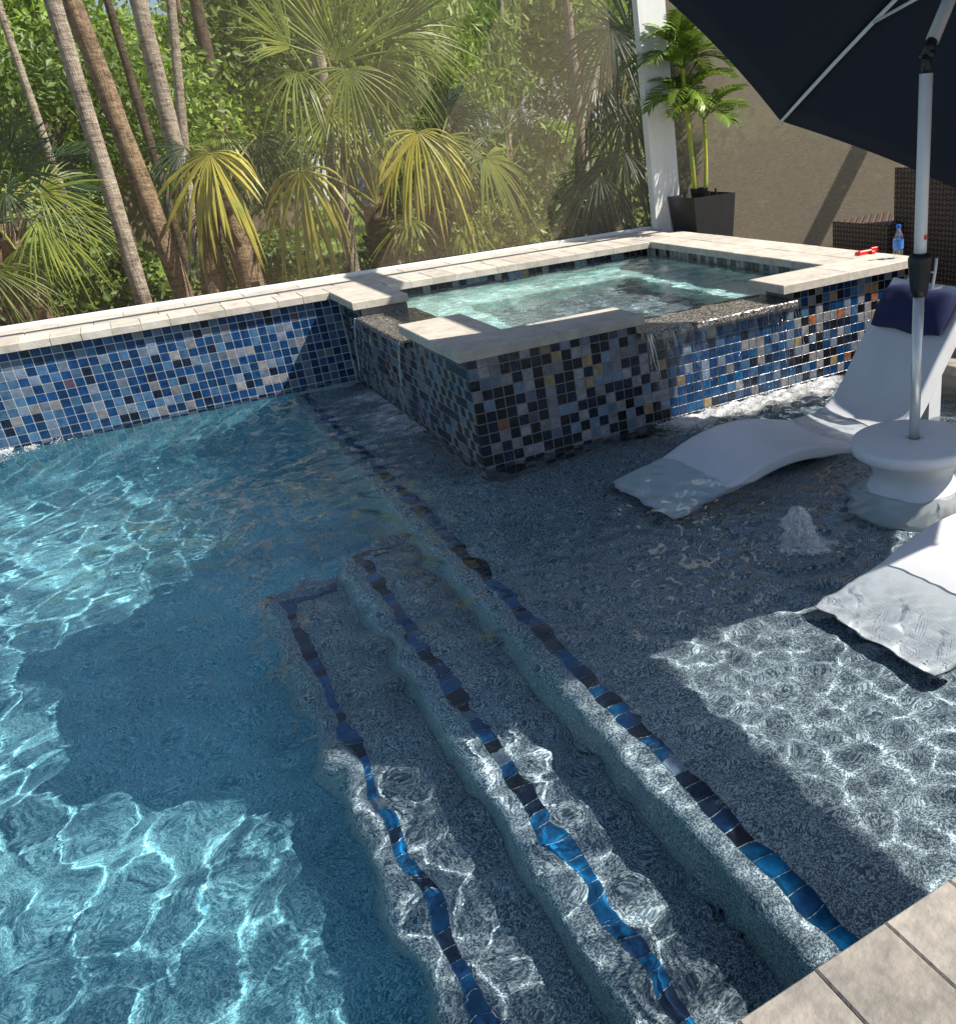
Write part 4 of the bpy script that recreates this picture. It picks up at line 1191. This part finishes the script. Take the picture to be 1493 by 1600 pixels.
def palm(name, label, budpx, Y, tr0, leaves, seed, boots=26, tm='trunk_brown'):
    bud = at(*budpx, Y); t = thing(name, label, 'palm', (bud[0], bud[1], GZ))
    trunk(t, [(bud[0], bud[1], GZ), (bud[0], bud[1], (GZ + bud[2]) / 2), bud], tr0, tr0 * .85, tm, seed, boots)
    for k, (hx, hy, tx, ty, dy, m, dr, spread) in enumerate(leaves):
        hub = at(hx, hy, Y + dy); tip = at(tx, ty, Y + dy - .12)
        fan_frond(t, bud, hub, tip, m, dr, 36, spread, seed * 50 + k, split=.68 if m == 'leaf_yellow' else .47)
    return t


palm('fan_palm', 'central green fan palm with upright leaves and a stubby trunk', (588, 320), 4.7, .15, [
    (455, 75, 372, -5, -.1, 'leaf_palm', .12, 62), (462, 112, 415, 175, -.3, 'leaf_palm', .55, 105), (532, 98, 520, -60, .1, 'leaf_palm', .05, 75),
    (598, 62, 655, -70, .2, 'leaf_palm', .08, 80), (545, 108, 575, 215, -.25, 'leaf_palm', .45, 100), (592, 92, 650, 190, -.1, 'leaf_palm', .5, 95),
    (630, 50, 735, 75, .3, 'leaf_palm', .4, 80), (500, 60, 440, -70, .35, 'leaf_palm', .1, 70), (560, 150, 500, 240, .3, 'leaf_palm', .4, 90),
    (470, 267, 468, 350, -.45, 'leaf_yellow', .85, 104), (610, 200, 690, 260, .4, 'leaf_palm', .4, 90), (520, 170, 450, 240, .2, 'leaf_palm', .5, 95)], 1)
palm('fan_palm', 'fan palm with a broad drooping yellow leaf beside the rough trunk', (352, 300), 4.9, .12, [
    (328, 240, 300, 320, -.35, 'leaf_yellow', .6, 118), (345, 205, 330, 262, .1, 'leaf_palm', .6, 100), (400, 215, 440, 290, .3, 'leaf_dark', .6, 95),
    (290, 230, 230, 290, .3, 'leaf_dark', .5, 90)], 2, 12)
palm('fan_palm', 'fan palm with orange tinted hanging leaves against the brown screen', (672, 320), 4.6, .13, [
    (652, 206, 668, 290, -.3, 'leaf_yellow', .75, 108), (758, 246, 830, 305, -.35, 'leaf_palm', .5, 90), (690, 215, 740, 300, -.1, 'leaf_palm', .6, 90),
    (730, 350, 770, 400, -.4, 'leaf_palm', .5, 95), (640, 340, 600, 400, -.3, 'leaf_palm', .5, 95), (700, 180, 760, 130, .3, 'leaf_dark', .2, 80), (720, 370, 690, 420, -.3, 'leaf_palm', .4, 95)], 3, 14, 'trunk_dark')
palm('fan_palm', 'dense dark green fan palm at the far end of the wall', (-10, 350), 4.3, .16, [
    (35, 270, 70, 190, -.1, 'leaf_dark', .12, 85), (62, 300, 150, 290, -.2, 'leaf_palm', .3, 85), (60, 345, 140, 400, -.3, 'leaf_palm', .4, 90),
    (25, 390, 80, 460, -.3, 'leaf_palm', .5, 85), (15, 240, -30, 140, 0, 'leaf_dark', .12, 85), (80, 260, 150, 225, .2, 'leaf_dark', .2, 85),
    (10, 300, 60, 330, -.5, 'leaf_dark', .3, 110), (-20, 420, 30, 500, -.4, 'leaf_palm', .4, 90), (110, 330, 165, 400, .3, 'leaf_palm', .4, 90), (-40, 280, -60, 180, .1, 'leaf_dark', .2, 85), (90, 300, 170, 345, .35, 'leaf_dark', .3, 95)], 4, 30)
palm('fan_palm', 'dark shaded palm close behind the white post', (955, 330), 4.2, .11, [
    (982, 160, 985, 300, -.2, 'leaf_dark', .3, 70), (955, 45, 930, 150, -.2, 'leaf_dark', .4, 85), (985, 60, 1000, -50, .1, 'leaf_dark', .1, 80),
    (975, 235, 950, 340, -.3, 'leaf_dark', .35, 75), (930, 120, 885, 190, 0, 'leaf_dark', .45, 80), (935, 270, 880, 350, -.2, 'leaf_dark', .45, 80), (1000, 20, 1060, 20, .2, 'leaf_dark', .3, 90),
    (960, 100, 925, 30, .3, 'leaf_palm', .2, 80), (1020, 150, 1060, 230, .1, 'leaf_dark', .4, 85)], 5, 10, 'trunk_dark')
dead = thing('dead_frond', 'dry brown palm leaf hanging against the rough trunk', 'leaf', at(318, 330, 4.55))
fan_frond(dead, at(330, 285, 4.7), at(318, 330, 4.55), at(312, 395, 4.5), 'leaf_dry', .8, 26, 60, 901)
palm('fan_palm', 'small pale green palm round the very thin trunk', (795, 260), 6.4, .06, [
    (762, 215, 735, 165, 0, 'leaf_pale', .25, 80), (818, 215, 842, 160, 0, 'leaf_pale', .25, 80), (790, 205, 785, 150, .1, 'leaf_pale', .2, 75),
    (840, 235, 890, 225, -.1, 'leaf_pale', .4, 80), (750, 240, 700, 235, -.1, 'leaf_pale', .4, 80)], 6, 0, 'trunk_dark')


def leaf_cloud(centre, rad, n, size, seed, clumps=34, spread=.24, narrow=.45, hang=0.0):
    """leaf-sized faces gathered in clumps through a crown, thinner between them"""
    r = np.random.default_rng(seed)
    d = r.normal(size=(clumps, 3)); d /= np.linalg.norm(d, axis=1)[:, None]
    cc = d * (r.uniform(.35, 1.0, (clumps, 1)) ** .6) * np.array(rad)
    idx = r.integers(0, clumps, n); sz = r.uniform(.6, 1.4, clumps)
    p = cc[idx] + r.normal(size=(n, 3)) * spread * np.array(rad) * sz[idx][:, None] * np.array([1, 1, .75]) + np.array(centre)
    a = r.normal(size=(n, 3)); a[:, 2] -= hang * 1.5; a /= np.linalg.norm(a, axis=1)[:, None]
    b = np.cross(a, r.normal(size=(n, 3))); b /= np.linalg.norm(b, axis=1)[:, None]
    s = size * r.uniform(.6, 1.35, (n, 1))
    c = np.cross(a, b)
    v = np.stack([p - a * s, p + b * s * narrow + c * s * .08, p + a * s, p - b * s * narrow + c * s * .08], axis=1).reshape(-1, 3)
    f = (np.arange(n)[:, None] * 4 + np.array([0, 1, 2, 3])).tolist()
    return v, f


def tree(label, px, py, Y, rad, n, size, m, seed, tm='trunk_dark', name='broadleaf_tree', cat='tree', hang=0.0, tr=.09, narrow=.45, limbs=5):
    c = at(px, py, Y); t = thing(name, label, cat, (c[0], c[1], GZ), None)
    v, f = leaf_cloud(c, rad, n, size, seed, hang=hang, narrow=narrow)
    v = v[:]; mb = MB(); mb.v = v.tolist(); mb.f = [tuple(q) for q in f]; mb.mi = [0] * len(f)
    mb.build('crown', m, t)
    r = random.Random(seed); mb = MB()
    top = Vector((c[0], c[1], c[2] - rad[2] * .2)); base = Vector((c[0] + r.uniform(-.2, .2), c[1] + r.uniform(-.2, .2), GZ))
    mid = base.lerp(top, .55) + Vector((r.uniform(-.15, .15), r.uniform(-.15, .15), 0))
    mb.tube([base, mid, top], [tr, tr * .75, tr * .4], 8)
    o = mb.build('trunk', tm, t, smooth=True)
    for k in range(limbs):
        mb = MB(); a = r.uniform(0, 6.28); q = mid.lerp(top, r.random())
        e = Vector((c[0] + math.cos(a) * rad[0] * .75, c[1] + math.sin(a) * rad[1] * .75, c[2] + r.uniform(-.5, .8) * rad[2]))
        mb.tube([q, q.lerp(e, .5) + Vector((0, 0, .1 * rad[2])), e], [tr * .4, tr * .25, tr * .08], 6); mb.build('limb', tm, o, smooth=True)
    return t


TREES = [
    ('leafy green tree filling the top corner behind the thin pale trunk', 10, 70, 17, (1.8, 2.0, 1.9), 8000, .10, 'leaf_tree'),
    ('bright green bushy tree between the pale pair and the thick grey trunk', 165, 200, 12.5, (1.4, 1.3, 1.3), 7500, .062, 'leaf_bright'),
    ('low green tree behind the dark fan palm', 60, 165, 11, (1.7, 1.2, .9), 6000, .06, 'leaf_deep'),
    ('rounded green tree right of the slim pale trunk', 335, 150, 16, (2.0, 1.8, 1.3), 8000, .075, 'leaf_bright'),
    ('tall green tree far back above the shaded grey trunk', 440, 45, 24, (2.6, 2.8, 2.4), 9000, .11, 'leaf_tree'),
    ('dark green tree far back behind the thick grey trunk', 215, 150, 22, (3.2, 2.4, 1.3), 6500, .11, 'leaf_tree'),
    ('tall dark tree behind the central fan palm', 480, 70, 15, (2.2, 1.8, 1.9), 8000, .075, 'leaf_deep'),
    ('willowy bright green tree right of the central fan palm', 662, 120, 6.6, (.72, .6, .75), 4200, .075, 'leaf_bright'),
    ('glossy green tree with narrow leaves in front of the grey roof', 725, 90, 7.4, (.62, .5, .72), 3000, .075, 'leaf_tree'),
    ('tall leafy tree behind the screen above the grey roof', 770, 20, 11, (1.6, 1.2, 1.0), 4500, .07, 'leaf_tree'),
    ('light green tree hanging above the pale peeling trunk', 880, 40, 8.6, (.85, .6, .65), 2200, .08, 'leaf_bright'),
    ('dry brownish shrub behind the white cabinets', 395, 205, 18, (1.3, 1.0, .9), 2600, .10, 'leaf_dry'),
    ('far green tree low behind the slim pale trunk', 300, 205, 27, (4.2, 2.4, 1.4), 6500, .11, 'leaf_tree'),
    ('far green tree above the house roof', 640, 20, 24, (3.2, 2.4, 2.2), 7000, .11, 'leaf_deep'),
    ('broad green tree beyond the dark fan palm at the wall end', -170, 150, 13, (1.8, 1.5, 1.5), 5000, .08, 'leaf_bright'),
    ('far dark tree behind the pale peeling trunk', 940, 60, 16, (2.4, 1.8, 2.4), 6500, .09, 'leaf_deep'),
]
for i, (lab, px, py, Y, rad, n, size, m) in enumerate(TREES):
    tree(lab, px, py, Y, rad, n, size, m, 200 + i, hang=.8 if 'narrow' in lab or 'willowy' in lab else 0, narrow=.26 if 'narrow' in lab or 'willowy' in lab else .45)
SHRUBS = [
    ('round dark shrub in front of the white cabinets', 412, 268, 11, (.62, .5, .50), 2600, .05, 'leaf_deep'),
    ('bright green shrub seen through the shadow on the screen', 868, 212, 6.2, (.22, .2, .18), 900, .045, 'leaf_bright'),
    ('low green shrub at the foot of the yellow fan palm', 400, 405, 6.2, (.55, .4, .22), 1300, .045, 'leaf_deep'),
    ('low tangled shrub between the dark palm and the pale trunk', 150, 430, 5.6, (.5, .5, .35), 1500, .05, 'leaf_deep'),
    ('low shrub with yellow green leaves at the foot of the central palm', 640, 395, 5.4, (.4, .3, .28), 1100, .05, 'leaf_palm'),
    ('leafy shrub low behind the screen left of the dark palm', 780, 370, 5.2, (.45, .3, .28), 1100, .05, 'leaf_palm'),
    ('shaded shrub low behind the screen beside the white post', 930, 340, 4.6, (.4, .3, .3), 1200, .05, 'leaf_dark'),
    ('green shrub behind the brown privacy screen', 1220, 265, 6.0, (.9, .4, .5), 1500, .06, 'leaf_bright'),
    ('wide dark hedge plant added behind the privacy screen', 1240, 330, 4.2, (2.4, .5, .9), 6000, .06, 'leaf_deep'),  # added dark backing so the shadow band on the screen reads darker
    ('dark leafy shrub on the lawn right of the central palm', 700, 270, 8.5, (1.1, .6, .55), 3200, .06, 'leaf_deep'),
    ('leafy shrub in front of the house wall', 830, 290, 9.5, (1.2, .6, .6), 3200, .06, 'leaf_tree'),
]
for i, (lab, px, py, Y, rad, n, size, m) in enumerate(SHRUBS):
    tree(lab, px, py, Y, rad, n, size, m, 400 + i, name='shrub', cat='shrub', tr=.025, limbs=3)

# undergrowth, dead leaves and lawn blades: nobody could count them
v, f = leaf_cloud((0.5, 6.0, .16), (5.5, 2.2, .14), 6000, .045, 77, clumps=240, spread=.055)
mb = MB(); mb.v = v.tolist(); mb.f = [tuple(q) for q in f]; mb.mi = [0] * len(f)
tag(mb.build('undergrowth', 'leaf_deep'), 'low green undergrowth along the back of the wall', 'undergrowth', kind='stuff')
v, f = leaf_cloud((-.5, 5.6, .10), (5.5, 2.4, .03), 5000, .05, 78, clumps=200, spread=.07)
mb = MB(); mb.v = v.tolist(); mb.f = [tuple(q) for q in f]; mb.mi = [0] * len(f)
tag(mb.build('leaf_litter', 'leaf_dry'), 'dry brown leaf litter on the soil', 'leaf litter', kind='stuff')
n = 16000; r2 = np.random.default_rng(5)
gx = r2.uniform(-3, 6, n); gy = r2.uniform(7.5, 19, n); keep = np.array([mnoise.noise((a * .7, b * .7, 0)) > -.15 for a, b in zip(gx, gy)])
gx, gy = gx[keep], gy[keep]; n = len(gx); hh = r2.uniform(.05, .13, n); an = r2.uniform(0, 6.28, n); ww = .012
base = np.c_[gx, gy, np.full(n, .085) + (gy - 3) * .00028]; sd = np.c_[np.cos(an), np.sin(an), np.zeros(n)] * ww; ln = np.c_[r2.normal(0, .03, n), r2.normal(0, .03, n), hh]
vv = np.stack([base - sd, base + sd, base + ln], axis=1).reshape(-1, 3)
mb = MB(); mb.v = vv.tolist(); mb.f = [(i * 3, i * 3 + 1, i * 3 + 2) for i in range(n)]; mb.mi = [0] * n
tag(mb.build('grass', 'leaf_bright'), 'sunlit grass of the lawn between the trunks', 'grass', kind='stuff')

# ---------------------------------------------------------------- fence, cabinets, house and wires far behind
fn = thing('picket_fence', 'dark weathered picket fence behind the rough trunk', 'fence', at(225, 262, 12))
a, b = at(165, 262, 12), at(460, 262, 14)
for i in range(58):
    p = a + (b - a) * i / 57; h = 1.55 + rnd.uniform(-.03, .03)
    m = MB(); m.box(p[0] - .035, p[0] + .035, p[1] - .012, p[1] + .012, .1, h); m.build('picket', 'fence_wood', fn)
for z in (.45, 1.2):
    m = MB(); m.tube([(a[0], a[1] + .03, z), (b[0], b[1] + .03, z)], .03, 4); m.build('fence_rail', 'fence_wood', fn)


def cabinet(label, px0, px1, py0, Y, hgt, m):
    a, b = at(px0, py0, Y), at(px1, py0 - 3, Y); t = thing('utility_cabinet', label, 'cabinet', (a[0], a[1], .2))
    mb = MB(); mb.box(a[0], b[0], Y, Y + .6, .2, a[2], .02); mb.build('body', m, t)
    mb = MB(); mb.box(a[0] + .08, b[0] - .08, Y - .02, Y - .003, .35, a[2] - .12); mb.build('door', m, t)


cabinet('tall white cabinet behind the grey ringed trunk', 452, 471, 211, 17, 1.3, 'shed_white')
cabinet('white cabinet half hidden by the grey ringed trunk', 478, 496, 213, 17.6, 1.3, 'shed_white')
cabinet('pale green cabinet left of the white ones', 420, 446, 216, 18, 1.3, 'box_green')

hs_ = thing('house', 'low house with a grey roof and white eaves behind the screen', 'house', at(740, 250, 24))
a, b = at(560, 200, 24), at(930, 200, 24); zr0, zr1 = at(740, 195, 24)[2], at(740, 125, 27)[2]
m = MB(); m.box(a[0], b[0], 24, 33, .1, zr0); m.build('wall', 'house_wall', hs_)
m = MB(); m.add([(a[0] - .5, 23.5, zr0), (b[0] + .5, 23.5, zr0), (b[0] + .5, 28.5, zr1 + .9), (a[0] - .5, 28.5, zr1 + .9), (a[0] - .5, 33.5, zr0), (b[0] + .5, 33.5, zr0),
                 (a[0] - .5, 23.5, zr0 - .12), (b[0] + .5, 23.5, zr0 - .12), (b[0] + .5, 33.5, zr0 - .12), (a[0] - .5, 33.5, zr0 - .12)],
                [(0, 1, 2, 3), (3, 2, 5, 4), (6, 7, 1, 0), (7, 8, 5, 2, 1), (9, 6, 0, 3, 4), (9, 8, 7, 6), (8, 9, 4, 5)])
m.build('roof', 'roof_grey', hs_)
m = MB(); m.box(a[0] - .5, b[0] + .5, 23.44, 23.49, zr0 - .16, zr0 + .03); m.build('fascia', 'shed_white', hs_)
for k in range(4):
    x0 = a[0] + 1.0 + k * (b[0] - a[0] - 2) / 3.4
    m = MB(); m.box(x0, x0 + 1.1, 23.93, 23.99, .75, zr0 - .35); wv = m.build('window', 'shed_white', hs_)
    m = MB(); m.box(x0 + .07, x0 + 1.03, 23.90, 23.925, .82, zr0 - .42); m.build('pane', 'window_glass', wv)
p = at(556, 235, 15)
bn = MB(); bn.box(p[0] - .06, p[0] + .10, 15, 15.2, .2, p[2] - .1, .03)
tag(bn.build('blue_drum', 'blue_paint'), 'small blue drum beyond the central fan palm', 'drum')
for (ya, yb, lab) in ((82, 90, 'upper black power line across the trees'), (104, 111, 'lower black power line across the trees')):
    m = MB(); pa, pb = at(-200, ya - 5, 13), at(720, yb, 17); pts = [pa + (pb - pa) * t - np.array([0, 0, .35 * 4 * t * (1 - t)]) for t in np.linspace(0, 1, 14)]
    m.tube(pts, .009, 5); tag(m.build('power_line', 'wire_black'), lab, 'cable')
